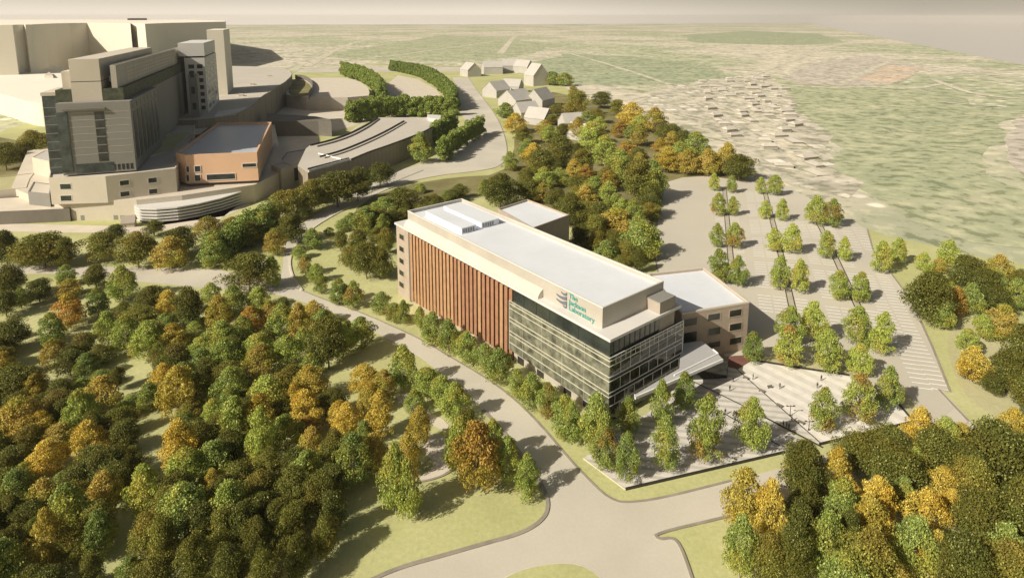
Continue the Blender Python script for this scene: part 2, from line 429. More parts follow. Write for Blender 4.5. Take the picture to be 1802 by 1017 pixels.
farline([(1375, 150), (1450, 155), (1520, 153), (1600, 158), (1660, 148)], 14)
farline([(1484, 146), (1520, 128), (1566, 108)], 14)
farline([(1200, 56), (1400, 53), (1500, 52)], 60)
farline([(540, 118), (590, 88), (640, 70), (720, 64)], 22)
farline([(880, 95), (900, 70), (912, 60)], 24)
farline([(520, 122), (640, 118), (800, 117), (870, 119)], 12)
farline([(560, 112), (700, 98), (880, 72)], 16)
farline([(1330, 200), (1390, 235), (1430, 280), (1480, 330)], 9)
farline([(1200, 172), (1290, 195), (1380, 200)], 8)
farline([(1775, 300), (1782, 285), (1802, 272), (1830, 268)], 9)

for ln_, w_ in [([(1130, 150), (1230, 175), (1300, 205), (1360, 240)], 8), ([(1250, 150), (1300, 180), (1340, 215), (1400, 262)], 8), ([(1180, 200), (1290, 225), (1400, 232)], 7),
                ([(1240, 240), (1340, 262), (1440, 270)], 6), ([(1300, 285), (1400, 300), (1500, 318)], 6), ([(1340, 140), (1330, 190), (1370, 250), (1440, 320)], 7),
                ([(420, 84), (600, 82), (800, 90), (1000, 88)], 14), ([(500, 66), (700, 60), (1000, 64), (1200, 60)], 30), ([(1000, 120), (1200, 118), (1340, 126)], 10),
                ([(960, 84), (1060, 110), (1180, 150)], 12), ([(1640, 140), (1720, 170), (1830, 176)], 12), ([(1650, 180), (1740, 188), (1840, 192)], 10), ([(420, 104), (520, 100), (620, 108)], 10)]:
    farline(ln_, w_)
# low houses of the estate beyond the wood and car park
EP = [(1090, 168), (1160, 152), (1240, 143), (1345, 134), (1388, 162), (1396, 198), (1440, 225), (1462, 280), (1500, 330), (1470, 352), (1400, 322), (1348, 296), (1300, 255), (1225, 208)]
EW = [G(x, y, TZ) for x, y in EP]
def inpw(x, y, poly):
    c = False; j = len(poly)-1
    for i in range(len(poly)):
        xi, yi, xj, yj = poly[i][0], poly[i][1], poly[j][0], poly[j][1]
        if (yi > y) != (yj > y) and x < (xj-xi)*(y-yi)/(yj-yi)+xi: c = not c
        j = i
    return c
def ehouse():
    root = thing('estate_house', 'pale low house among the many alike on the far estate', 'house', (0, 0, 0), 0, 'low houses on the far estate')
    def lk(n, bm, mat):
        bmesh.ops.recalc_face_normals(bm, faces=bm.faces[:]); me = bpy.data.meshes.new(n); bm.to_mesh(me); bm.free(); me.materials.append(M[mat])
        o = bpy.data.objects.new(n, me); C.objects.link(o); o.parent = root; return o
    bm = bmesh.new(); prism(bm, [(-6, -4), (6, -4), (6, 4), (-6, 4)], -.5, 2.8)
    w_ = lk('wall', bm, 'estwall')
    bm = bmesh.new(); q = [(-6.6, -4.6, 2.7), (6.6, -4.6, 2.7), (6.6, 4.6, 2.7), (-6.6, 4.6, 2.7), (-4.2, 0, 4.9), (4.2, 0, 4.9)]
    v = [bm.verts.new(p) for p in q]
    for f in ((0, 1, 5, 4), (2, 3, 4, 5), (1, 2, 5), (3, 0, 4), (3, 2, 1, 0)): bm.faces.new([v[i] for i in f])
    return root, [w_, lk('roof', bm, 'estroof')]
er, ek = ehouse(); first = True
xs = [p.x for p in EW]; ys = [p.y for p in EW]; RE = random.Random(4); nE = 0
gy = min(ys)
while gy < max(ys):
    gx = min(xs)
    while gx < max(xs):
        x = gx + RE.uniform(-6, 6) + .25*(gy-min(ys)); y = gy + RE.uniform(-5, 5)
        if inpw(x, y, EW) and RE.random() < .66 and nE < 150:
            if first: o = er; first = False
            else:
                o = er.copy(); C.objects.link(o)
                for c_ in ek:
                    d_ = c_.copy(); C.objects.link(d_); d_.parent = o
            o.location = (x, y, TZ+.1); o.rotation_euler = (0, 0, RE.choice((.2, .35, 1.7, -.1)) + RE.uniform(-.2, .2)); k_ = RE.uniform(.8, 1.35); o.scale = (k_*RE.uniform(.9, 1.3), k_, RE.uniform(.8, 1.2)); nE += 1
        gx += 27
    gy += 30
# campus ground
campus = [(-700, 1400), (-700, 300), (-300, 240), (0, 232), (120, 195), (300, 190), (420, 150), (520, 128), (560, 118), (660, 112), (800, 116), (850, 120), (905, 118), (965, 132), (1010, 165), (1090, 192), (1175, 230), (1250, 268), (1330, 302),
          (1400, 338), (1470, 375), (1525, 402), (1560, 415), (1640, 432), (1740, 455), (1900, 480), (2500, 600), (2500, 1400)]
sheet('lawn', [GT(x, y) if y < 1100 else GT(x, y) for x, y in campus], .04, 'lawn')
psheet('forest_ground', [(-200, 250), (40, 235), (90, 300), (60, 330), (-200, 340)], .10, 'forest', 2)
# the two large woods stand on browner ground
psheet('forest_ground', [(960, 160), (1010, 170), (1090, 195), (1175, 232), (1250, 268), (1325, 300), (1322, 318), (1160, 318), (1150, 380), (1150, 430), (1120, 470), (1000, 395), (930, 345), (880, 340), (800, 350), (700, 395), (600, 410), (640, 350), (720, 325), (800, 312), (880, 308), (905, 270), (905, 235), (940, 200)], .10, 'forest', 1)
ROAD = [(1015, 1100), (645, 1025), (700, 1000), (780, 978), (860, 955), (915, 940), (948, 922), (965, 900), (962, 868), (935, 825), (895, 770), (850, 722), (800, 675), (740, 630), (690, 600), (640, 575), (600, 556), (560, 540), (500, 522), (450, 512), (350, 506), (290, 500), (200, 492), (90, 482), (-200, 486),
        (-200, 466), (40, 468), (120, 470), (200, 470), (280, 472), (380, 474), (440, 488), (490, 506),
        (498, 470), (500, 425), (515, 404), (545, 385), (600, 352), (650, 325), (700, 300), (745, 288), (800, 265), (848, 230), (818, 212), (800, 180), (804, 152), (796, 137), (824, 137), (846, 168), (873, 203), (889, 240), (894, 272), (882, 294), (840, 302), (780, 308), (720, 320), (672, 337), (600, 372), (548, 403), (522, 428), (509, 456), (513, 485), (532, 512),
        (575, 529), (640, 552), (690, 574), (740, 597), (795, 630), (860, 668), (910, 706), (955, 752), (1000, 806), (1030, 838), (1060, 868), (1080, 880), (1100, 885), (1160, 878), (1287, 846), (1390, 820), (1490, 793), (1548, 784), (1605, 768), (1640, 752),
        (1612, 720), (1590, 690), (1655, 684), (1700, 732), (1715, 752), (1660, 782), (1560, 822), (1440, 870), (1271, 912), (1150, 940), (1160, 950), (1185, 946), (1200, 965), (1222, 1022), (1250, 1100)]
psheet('road', ROAD, .09, 'road')
psheet('lawn', [(870, 1030), (905, 1008), (950, 995), (1000, 991), (1035, 1000), (1070, 1030)], .16, 'lawn', 1)
kerb('kerb', [(870, 1030), (905, 1008), (950, 995), (1000, 991), (1035, 1000), (1070, 1030)], mat='kerbpale')
LOT = [(1158, 482), (1150, 440), (1155, 398), (1163, 358), (1171, 322), (1200, 313), (1245, 310), (1300, 318), (1335, 303), (1400, 337), (1470, 374), (1526, 404), (1536, 440), (1572, 487), (1602, 527), (1640, 610), (1672, 690), (1652, 686), (1680, 716), (1640, 752), (1612, 745), (1580, 712), (1494, 662), (1327, 635), (1300, 640), (1250, 610), (1215, 560)]
psheet('parking_lot', LOT, .13, 'lot')
kerb('kerb', [(645, 1025), (700, 1000), (780, 978), (860, 955), (915, 940), (948, 922), (965, 900), (962, 868), (935, 825), (895, 770), (850, 722)], .9, .3)
kerb('kerb', [(532, 512), (575, 529), (640, 552), (690, 574), (740, 597), (795, 630), (860, 668), (910, 706), (955, 752), (1000, 806), (1030, 838), (1060, 868), (1080, 880), (1100, 885), (1160, 878), (1287, 846)], .6, .2)
kerb('kerb', [(1222, 1030), (1200, 965), (1185, 946), (1160, 950), (1150, 940), (1271, 912), (1330, 896)], .6, .3)
kerb('kerb', [(532, 512), (513, 485), (509, 456), (522, 428), (548, 403), (600, 372), (672, 337), (720, 320)], .8, .5, 'kerbpale')
kerb('kerb', [(720, 320), (780, 308), (840, 302), (882, 294), (894, 272), (889, 240), (873, 203), (846, 168), (824, 137)], .7, .3)
kerb('kerb', [(1158, 482), (1150, 440), (1155, 398), (1163, 358), (1171, 322)], .7, .3)
kerb('kerb', [(1526, 404), (1536, 440), (1572, 487), (1602, 527), (1640, 610), (1672, 690), (1652, 686), (1680, 716), (1705, 742)], .6, .3, smooth=0)
kerb('kerb', [(640, 345), (700, 318), (745, 300)], .5, .3)
# small path loop among the trees at lower left
psheet('footpath', [(742, 770), (765, 762), (790, 775), (798, 800), (800, 822), (775, 838), (745, 848), (735, 842), (770, 818), (748, 800)], .16, 'path', 1)
psheet('footpath', [(690, 700), (715, 690), (745, 720), (792, 745), (785, 762), (760, 748), (730, 728)], .16, 'path', 1)
kerb('kerb', [(728, 850), (755, 846), (785, 836), (800, 824)], .5, .3)
# parking bays
VS = Vector((.965, -.262, 0))
def bays(name, p0, p1, n, ln=4.9, w=.38, side=0.0, skip=()):
    a, b = GT(*p0), GT(*p1); bm = bmesh.new()
    for i in range(n):
        if i in skip: continue
        c = a.lerp(b, i/(n-1)) + VS*side; n_ = Vector((-VS.y, VS.x, 0))*w/2; e = VS*ln/2
        pts = [c-e-n_, c+e-n_, c+e+n_, c-e+n_]
        polybm(bm, [(p.x, p.y, T(p.x, p.y)+.17) for p in pts])
    o = link(name, bm, 'paint'); tag(o, kind='structure')
bays('parking_markings', (1508, 402), (1532, 440), 9)
bays('parking_markings', (1490, 408), (1512, 446), 9)
bays('parking_markings', (1552, 484), (1655, 686), 34)
bays('parking_markings', (1526, 486), (1625, 684), 32)
def median(p0, p1, n0, gapw=2.4, sides=(1, 1), run=(0.0, 1.0)):
    a, b = GT(*p0), GT(*p1)
    d = (b-a).normalized(); nrm = Vector((-d.y, d.x, 0))
    for s in (-1, 1):
        q, r = a+nrm*s*gapw/2, b+nrm*s*gapw/2
        bm = bmesh.new(); strip(bm, [q, r], .35, .22); tag(link('kerb', bm, 'black'), kind='structure')
    pts = [a+nrm*gapw*.42, a-nrm*gapw*.42, b-nrm*gapw*.42, b+nrm*gapw*.42]
    sheet('median_bed', [(p.x, p.y) for p in pts], .20, 'gravel')
    for s, on in zip((-1, 1), sides):
        if not on: continue
        for off in ((4.1,) if on == 1 else (4.1, 9.6)):
            bm = bmesh.new()
            L_ = (b-a).length; k = int(L_/2.75)
            for i in range(k):
                f = i*2.75/L_
                if (i % 13) in (11, 12): continue
                c = a.lerp(b, f) + VS*s*off; n_ = Vector((-VS.y, VS.x, 0))*.2; e = VS*2.4
                q4 = [c-e-n_, c+e-n_, c+e+n_, c-e+n_]
                polybm(bm, [(p.x, p.y, T(p.x, p.y)+.17) for p in q4])
            tag(link('parking_markings', bm, 'paint'), kind='structure')
median((1275, 333), (1287, 470), 30)
median((1346, 338), (1398, 560), 40, sides=(2, 1))
median((1440, 392), (1533, 590), 36, sides=(2, 1))
psheet('parking_island', [(1330, 623), (1396, 628), (1492, 648), (1500, 660), (1400, 650), (1330, 634)], .24, 'meadow')
psheet('parking_island', [(1578, 690), (1600, 697), (1632, 735), (1608, 742), (1583, 712)], .24, 'meadow')
# foreground verge of the bushy bank on the right
psheet('meadow', [(1690, 560), (1900, 600), (1900, 800), (1740, 730), (1690, 690), (1660, 600)], .10, 'meadow', 2)

# ------------------------------------------------------------------ plaza
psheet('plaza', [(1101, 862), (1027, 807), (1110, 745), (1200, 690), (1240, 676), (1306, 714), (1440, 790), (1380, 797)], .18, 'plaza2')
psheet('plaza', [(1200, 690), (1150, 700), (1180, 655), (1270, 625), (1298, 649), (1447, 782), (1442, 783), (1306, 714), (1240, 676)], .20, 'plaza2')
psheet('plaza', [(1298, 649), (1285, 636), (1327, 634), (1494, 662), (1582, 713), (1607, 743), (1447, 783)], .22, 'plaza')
psheet('entrance_paving', [(1262, 640), (1278, 628), (1312, 626), (1327, 633), (1298, 651)], .26, 'redpave')
def lowwall(name, label, px, w, h, mat='black'):
    bm = bmesh.new(); strip(bm, [GT(*p) for p in px], w, h)
    return tag(link(name, bm, mat), label, 'wall', 'dark low walls round the plaza')
lowwall('plaza_wall', 'long dark low wall along the front edge of the tree-shaded half of the plaza', [(1101, 862), (1380, 797)], .45, .55)
lowwall('plaza_wall', 'dark low wall with a sharp corner round the bright right half of the plaza', [(1442, 783), (1607, 743), (1582, 713)], .45, .55)
lowwall('plaza_wall', 'dark low wall between the bright plaza paving and the car park trees', [(1330, 636), (1400, 648), (1494, 662)], .4, .7)
lowwall('plaza_edging', 'thin dark edging strip from the entrance between the walkway and bright paving', [(1296, 650), (1447, 783)], .28, .25)
lowwall('plaza_edging', 'thin dark edging strip running from the canopy shadow down past standing people', [(1218, 672), (1234, 679), (1306, 714), (1448, 788)], .28, .3)
lowwall('plaza_edging', 'short dark edging strip beside the turning tree in the plaza grove', [(1264, 723), (1300, 743), (1372, 785)], .28, .3)
lowwall('plaza_edging', 'pale corner kerb at the street end of the plaza grove', [(1027, 807), (1101, 862)], .3, .25, 'kerbpale')

# ------------------------------------------------------------------ the laboratory
lab = thing('laboratory_building', 'long white-roofed laboratory with terracotta fins and a glass corner', 'building', L(0, 0, 0))
ZB = -9.0
bm = bmesh.new()
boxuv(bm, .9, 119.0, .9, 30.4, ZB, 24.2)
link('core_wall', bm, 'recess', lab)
# windowed strip at the far left end
bm = bmesh.new(); boxuv(bm, 109.6, 119.7, .2, 30.8, ZB, 23.9); ew = link('end_wall', bm, 'brickt', lab); ew['label'] = 'tan brick end bay with a column of five windows'
P = L(119.7, .2); dA = -A
for k, yc in enumerate((417.3, 438.5, 459.5, 480.5, 501)):
    a = onwall(703.0, yc, P, A); b = onwall(711.0, yc, P, A)
    z = onwall(707, yc, P, A).z
    winbox(lab, a, b, z-1.25, z+1.25, A, 'win', 'brickt', .15, .2)
bm = bmesh.new(); boxuv(bm, 107.6, 109.6, .4, 1.2, ZB, 23.9); link('dark_reveal', bm, 'greydk', lab)
# brick plinth under fins and glass
bm = bmesh.new(); boxuv(bm, 41.0, 107.6, .25, 1.2, ZB, -1.0+0.0); 
link('plinth', bm, 'brickt', lab)
bm = bmesh.new(); boxuv(bm, 0.0, 41.0, .15, 1.2, ZB, 4.6); boxuv(bm, 0.15, 1.2, 1.2, 30, ZB, 1.2); link('plinth', bm, 'tan', lab)
for u in (37.5, 28.0, 16.0, 8.0):
    bm = bmesh.new(); boxuv(bm, u-1.5, u+1.5, -.05, .12, -1.2, 1.8); link('basement_opening', bm, 'black', lab)
# fins: the bottom line steps down with the ground
NF = 27
for i in range(NF):
    u = 42.3 + i*(106.6-42.3)/(NF-1)
    zb = T(*L(u, 0).xy) + 1.9 if u > 60 else -.4 + .0*u
    zb = min(-.6, T(*L(u, 0).xy) + 1.5)
    bm = bmesh.new(); boxuv(bm, u-.79, u+.79, -.30, .85, zb, 23.5)
    fn = link('fin', bm, 'finlt' if (i % 5 == 2 or i > 13) else 'fin', lab)
bm = bmesh.new()
for z in (3.6, 8.6, 13.6, 18.6): boxuv(bm, 41.5, 107.6, .62, .88, z, z+.5)
link('floor_band', bm, 'greydk', lab)
# roof slab
bm = bmesh.new(); boxuv(bm, -.4, 120.1, -.4, 31.0, 24.0, HS); link('roof_slab', bm, 'white', lab)
# low rounded roof shoulder in front of the penthouse
bm = bmesh.new()
prof = [(.15, 24.81), (.2, 25.5), (.7, 26.3), (1.4, 27.0), (2.29, 27.5), (2.29, 24.81)]
for u0, u1 in ((29.5, 113.0),):
    ra = [bm.verts.new(L(u0, v, z)) for v, z in prof]; rb = [bm.verts.new(L(u1, v, z)) for v, z in prof]
    for k in range(len(prof)): 
        j = (k+1) % len(prof); bm.faces.new((ra[k], ra[j], rb[j], rb[k]))
    bm.faces.new(ra); bm.faces.new(list(reversed(rb)))
bmesh.ops.recalc_face_normals(bm, faces=bm.faces[:])
link('roof_shoulder', bm, 'fascia', lab)
# penthouse
ph = [L(5, 2.3), L(5, 29.2), L(113.3, 29.2), L(113.3, 2.3)]
bm = bmesh.new(); ring(bm, ph, inset(ph, .45), HS+.003, 31.0, 29.4); link('penthouse_wall', bm, 'tan', lab)
bm = bmesh.new(); ring(bm, inset(ph, -.06), inset(ph, .5), 30.75, 31.1, 30.9); link('coping', bm, 'white', lab)
bm = bmesh.new(); polybm(bm, [(*p, 29.7) for p in ccw([(q[0], q[1]) for q in inset(ph, .44)])])
link('penthouse_roof', bm, 'roofw', lab)
# stair box
bm = bmesh.new(); prism(bm, [L(.1, 21.3), L(.1, 28.4), L(5.3, 28.4), L(5.3, 21.3)], ZB, 28.2); link('stair_tower', bm, 'stairbrick', lab)
bm = bmesh.new(); prism(bm, [L(.0, 21.2), L(.0, 28.5), L(5.4, 28.5), L(5.4, 21.2)], 28.203, 28.45, True, True); link('stair_tower_coping', bm, 'grey', lab)
# upper dark band
bm = bmesh.new()
boxuv(bm, .1, 41.4, .1, .95, 19.0, 23.95); link('clerestory', bm, 'band', lab)
bm = bmesh.new(); boxuv(bm, .13, .95, .95, 21.2, 19.0, 23.95); link('clerestory', bm, 'band', lab)
bm = bmesh.new()
bm.free()
for k in range(1, 7):
    bm = bmesh.new(); boxuv(bm, k*6.0-.05, k*6.0+.05, .02, .1, 19.05, 23.9); link('clerestory_mullion', bm, 'black', lab)
for k in range(0, 9):
    bm = bmesh.new(); boxuv(bm, .02, .1, 1.6+k*2.2, 1.7+k*2.2, 19.05, 23.9); link('clerestory_mullion', bm, 'black', lab)
GE = 32.2
# curtain walls stand 0.5 m proud
def gl(bm, u0, u1, v0, v1, z0, z1): boxuv(bm, u0, u1, v0, v1, z0, z1)
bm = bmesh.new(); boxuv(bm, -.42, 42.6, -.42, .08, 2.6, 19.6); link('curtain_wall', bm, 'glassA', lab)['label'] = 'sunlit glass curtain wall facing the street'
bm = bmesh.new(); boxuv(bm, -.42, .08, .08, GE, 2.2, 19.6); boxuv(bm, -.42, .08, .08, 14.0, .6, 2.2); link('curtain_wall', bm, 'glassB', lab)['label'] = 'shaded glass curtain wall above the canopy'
levels = [19.55, 18.6, 17.05, 13.9, 12.6, 9.2, 8.0, 5.2]
for z in levels:
    bm = bmesh.new(); boxuv(bm, -.56, 42.75, -.56, -.42, z-.075, z+.075); link('transom', bm, 'mull', lab)
    bm = bmesh.new(); boxuv(bm, -.56, -.42, -.42, GE+.1, z-.1, z+.1); link('transom', bm, 'mullw', lab)
bm = bmesh.new(); boxuv(bm, -.56, -.3, GE, GE+.25, 2.2, 19.67); link('glass_edge', bm, 'mullw', lab)
bm = bmesh.new(); boxuv(bm, 42.6, 42.8, -.56, -.2, 2.6, 19.67); link('glass_edge', bm, 'mull', lab)
# vertical mullions, staggered per storey on the shaded face
rowz = [(17.1, 19.5), (13.95, 17.0), (12.65, 13.85), (9.25, 12.55), (5.25, 7.95), (2.2, 5.15)]
for k in range(15):
    v = 2.0 + k*2.05
    for r, (za, zb) in enumerate(rowz):
        if r == 2: continue
        if (k + r*1) % 2 == 0 or r == 0:
            bm = bmesh.new(); boxuv(bm, -.54, -.42, v-.045, v+.045, za, zb); link('mullion', bm, 'mullw', lab)
for k in range(4):
    u = 9.0 + k*9.0
    bm = bmesh.new(); boxuv(bm, u-.03, u+.03, -.46, -.42, 2.7, 19.4); link('mullion', bm, 'stone', lab)
# canopy: folded plate over the entrance
CZ = 9.0
cpts = [(1117, 694), (1195.5, 648), (1198, 605), (1235.5, 600), (1263, 622), (1272, 632), (1210.5, 658.6), (1170, 676), (1118, 698)]
cw = [G(x, y, CZ) for x, y in cpts]
bm = bmesh.new(); prism(bm, cw, CZ-.55, CZ, True, True); cano = link('canopy', bm, 'canopy', lab)
bm = bmesh.new()
fa = [cw[4], cw[5], cw[6], cw[7], cw[8], cw[0]]
hull(bm, cw[4], cw[3].lerp(cw[4], .7), .3, CZ, CZ+.3)
hull(bm, cw[4].lerp(cw[5], .1), cw[7].lerp(cw[6], .6)+Vector((-1.0, 1.2, 0)), .35, CZ+.003, CZ+.35)
for a_, b_ in zip(fa[1:], fa[2:]): hull(bm, a_, b_, .35, CZ-.75, CZ+.12)
link('fascia', bm, 'mullw', cano)
# entrance glazing below the canopy
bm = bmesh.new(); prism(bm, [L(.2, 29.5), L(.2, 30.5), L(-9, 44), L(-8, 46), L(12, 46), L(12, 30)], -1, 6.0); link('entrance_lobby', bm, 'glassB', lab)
# lettering and emblem on the penthouse wall
def uvframe(u, v, z): return L(u, v, z)
def letters(txt, u, z, size, name, mat):
    cu = bpy.data.curves.new('t', 'FONT'); cu.body = txt; cu.size = size; cu.extrude = .06; cu.resolution_u = 3
    cu.space_character = 1.05; cu.offset = .022
    to = bpy.data.objects.new('t', cu); C.objects.link(to)
    bpy.context.view_layer.update()
    me = bpy.data.meshes.new_from_object(to.evaluated_get(bpy.context.evaluated_depsgraph_get()))
    bpy.data.objects.remove(to)
    me.materials.clear(); me.materials.append(M[mat])
    # text x runs along -A (towards the near corner), text y is up, extrude towards -B
    for v in me.vertices:
        x, y, e = v.co; q = L(u - x*1.0, 2.3-.16-e, z+y); v.co = q
    o = bpy.data.objects.new(name, me); C.objects.link(o); o.parent = lab; o.matrix_parent_inverse = lab.matrix_basis.inverted()
    return o
lt = letters('The', 18.1, 29.05, 2.15, 'lettering', 'teal'); lt['label'] = 'teal word The at the top of the sign'
lt = letters('Jackson', 18.1, 27.15, 2.15, 'lettering', 'teal'); lt['label'] = 'teal word Jackson'
lt = letters('Laboratory', 18.1, 25.3, 2.15, 'lettering', 'teal'); lt['label'] = 'teal word Laboratory at the bottom of the sign'
bm = bmesh.new()                                  # emblem: stacked swooshes growing to the right
for zc, du, th in ((29.5, 2.4, .9), (28.1, 4.4, 1.15), (26.6, 4.4, 1.2), (25.6, 1.6, .8)):
    n = 10; lo = []; hi = []
    for k in range(n+1):
        f = k/n; u = 19.0 + du*(1-f)
        zz = zc + .7*(f-.35)**2 - .25*math.sin(f*3.14)
        t = th*(.25 + .75*f)
        lo.append((u, zz-t/2)); hi.append((u, zz+t/2))
    for k in range(n):
        for (a, b_) in ((2.3-.2, 2.3-.05),):
            q = [L(lo[k][0], a, lo[k][1]), L(lo[k+1][0], a, lo[k+1][1]), L(hi[k+1][0], a, hi[k+1][1]), L(hi[k][0], a, hi[k][1])]
            q2 = [L(lo[k][0], b_, lo[k][1]), L(lo[k+1][0], b_, lo[k+1][1]), L(hi[k+1][0], b_, hi[k+1][1]), L(hi[k][0], b_, hi[k][1])]
            va = [bm.verts.new(p) for p in q]; vb = [bm.verts.new(p) for p in q2]
            bm.faces.new(va); bm.faces.new((va[0], va[1], vb[1], vb[0])); bm.faces.new((va[3], va[2], vb[2], vb[3])); bm.faces.new((va[0], va[3], vb[3], vb[0])); bm.faces.new((va[1], va[2], vb[2], vb[1]))
bmesh.ops.recalc_face_normals(bm, faces=bm.faces[:])
link('emblem', bm, 'mauve', lab)
# rooftop units
for (u0, u1, v0, v1, lb) in ((79.5, 105.5, 6.2, 12.4, 'long pale rooftop unit nearer the finned side of the laboratory roof'), (79.8, 106.5, 15.6, 24.0, 'long pale rooftop unit farther back on the laboratory roof')):
    r = thing('rooftop_unit', lb, 'rooftop unit', L((u0+u1)/2, (v0+v1)/2, 29.7), 0, 'rooftop units on the laboratory')
    bm = bmesh.new(); boxuv(bm, u0, u1, v0, v1, 29.704, 31.9); link('casing', bm, 'unit', r)
    bm = bmesh.new(); boxuv(bm, u0-.15, u1+.15, v0-.15, v1+.15, 31.903, 32.1); link('lid', bm, 'roofw', r)
    bm = bmesh.new()
    for k in range(5): boxuv(bm, u0-.08, u0-.002, v0+.6+k*1.1, v0+1.3+k*1.1, 30.1, 31.5)
    link('vent', bm, 'grey', r)
# rear annex
an = building('rear_annex', 'flat-roofed brick annex behind the far end of the laboratory, among trees', 'building',
              [G(876, 367, 20), G(928, 350.5, 20), G(1002, 378, 20), G(938, 401, 20)], -9, 20, 'brickt', 'roofw', .5, .9)
# three-storey wing
wz = 17.0
W = [Vector((78.3, 188.1, 0)), Vector((72.0, 216.0, 0)), Vector((49.7, 210.5, 0)), Vector((54, 180.5, 0))]
wing = building('brick_wing', 'three-storey tan brick wing with dark windows right of the glass corner', 'building', [(p.x, p.y) for p in W], -3, wz, 'brickw', 'roofw', .5, .9)
dW = (W[0]-W[3]).normalized(); Pw = W[0]
for x0, x1, rows in ((1283, 1306, ((544, 557.5), (568, 582), (593, 606))), (1245, 1268, ((551, 564.5), (575.5, 590), (600, 612))), (1202, 1227, ((559, 574), (583, 603)))):
    for y0, y1 in rows: window(wing, x0, y0, x1, y1, Pw, dW, 'win', 'brickt', .12, .25)
bm = bmesh.new()
o_ = [(p.x, p.y) for p in W]; ring(bm, inset(o_, -.1), inset(o_, .55), wz-.5, wz+.12, wz-.1); link('coping', bm, 'stone', wing)

# ------------------------------------------------------------------ plaza things
def person_mesh(name, pose, mats):
    J = {'pel': (0, 0, .95), 'waist': (0, 0, 1.12), 'chest': (0, .01, 1.36), 'neck': (0, .01, 1.5), 'head': (0, .02, 1.6), 'top': (0, .02, 1.72)}
    s = pose
    J.update({'hl': (-.1, 0, .9), 'kl': (-.11, .18*s, .5), 'al': (-.11, .12*s, .08), 'tl': (-.12, .12*s+.14, .03),
              'hr': (.1, 0, .9), 'kr': (.11, -.05*s, .5), 'ar': (.11, -.26*s, .1), 'tr': (.12, -.26*s+.14, .04),
              'sl': (-.19, 0, 1.42), 'el': (-.25, -.12*s, 1.15), 'wl': (-.25, -.06*s+.06, .9), 'fl': (-.25, -.04*s+.08, .8),
              'sr': (.19, 0, 1.42), 'er': (.25, .1*s, 1.15), 'wr': (.25, .2*s+.05, .92), 'fr': (.25, .24*s+.06, .83)})
    rad = dict(pel=.15, waist=.13, chest=.16, neck=.06, head=.095, top=.07, hl=.095, kl=.062, al=.045, tl=.035, hr=.095, kr=.062, ar=.045, tr=.035,
               sl=.06, el=.045, wl=.032, fl=.03, sr=.06, er=.045, wr=.032, fr=.03)
    E = [('pel', 'waist'), ('waist', 'chest'), ('chest', 'neck'), ('neck', 'head'), ('head', 'top'), ('pel', 'hl'), ('hl', 'kl'), ('kl', 'al'), ('al', 'tl'), ('pel', 'hr'), ('hr', 'kr'), ('kr', 'ar'), ('ar', 'tr'),
         ('chest', 'sl'), ('sl', 'el'), ('el', 'wl'), ('wl', 'fl'), ('chest', 'sr'), ('sr', 'er'), ('er', 'wr'), ('wr', 'fr')]
    ks = list(J); me = bpy.data.meshes.new('p'); me.from_pydata([J[k] for k in ks], [(ks.index(a), ks.index(b)) for a, b in E], [])
    o = bpy.data.objects.new('p', me); C.objects.link(o)
    md = o.modifiers.new('s', 'SKIN'); sv = me.skin_vertices[0].data
    for i, k in enumerate(ks): sv[i].radius = (rad[k], rad[k]*(.72 if k in ('chest', 'waist', 'pel') else 1))
    sv[0].use_root = True
    sb = o.modifiers.new('u', 'SUBSURF'); sb.levels = 1; sb.render_levels = 1
    bpy.context.view_layer.update()
    nmh = bpy.data.meshes.new_from_object(o.evaluated_get(bpy.context.evaluated_depsgraph_get())); nmh.name = name
    bpy.data.objects.remove(o)
    nmh.materials.clear()
    for m in mats: nmh.materials.append(M[m])
    for p in nmh.polygons:
        z = p.center.z; p.use_smooth = True
        p.material_index = 2 if z > 1.5 or (abs(p.center.x) > .2 and z < .9) else (0 if z > .95 else 1)
    return nmh
protoP = [person_mesh('person_walking', 1.0, ('cl_dark', 'cl_navy', 'skin')), person_mesh('person_standing', .25, ('cl_brown', 'cl_dark', 'skin')),
          person_mesh('person_strolling', .7, ('cl_grey', 'cl_dark', 'skin'))]
def hairmesh():
    bm = bmesh.new(); bmesh.ops.create_icosphere(bm, subdivisions=2, radius=.112)
    for v in bm.verts:
        v.co.z = v.co.z*1.05 + 1.70; v.co.y -= .012
    bmesh.ops.delete(bm, geom=[v for v in bm.verts if v.co.z < 1.66 and v.co.y > .02], context='VERTS')
    me = bpy.data.meshes.new('hair'); bm.to_mesh(me); bm.free(); me.materials.append(M['hair']); return me
HAIR = hairmesh()
def person(px, k, rz, label):
    g = GT(*px); o = bpy.data.objects.new('person', protoP[k]); C.objects.link(o)
    o.location = (g.x, g.y, g.z+.24); o.rotation_euler = (0, 0, math.radians(rz))
    o.scale = (1.12, 1.12, 1.12); tag(o, label, 'person', 'people on the plaza')
    h = bpy.data.objects.new('hair', HAIR); C.objects.link(h); h.parent = o
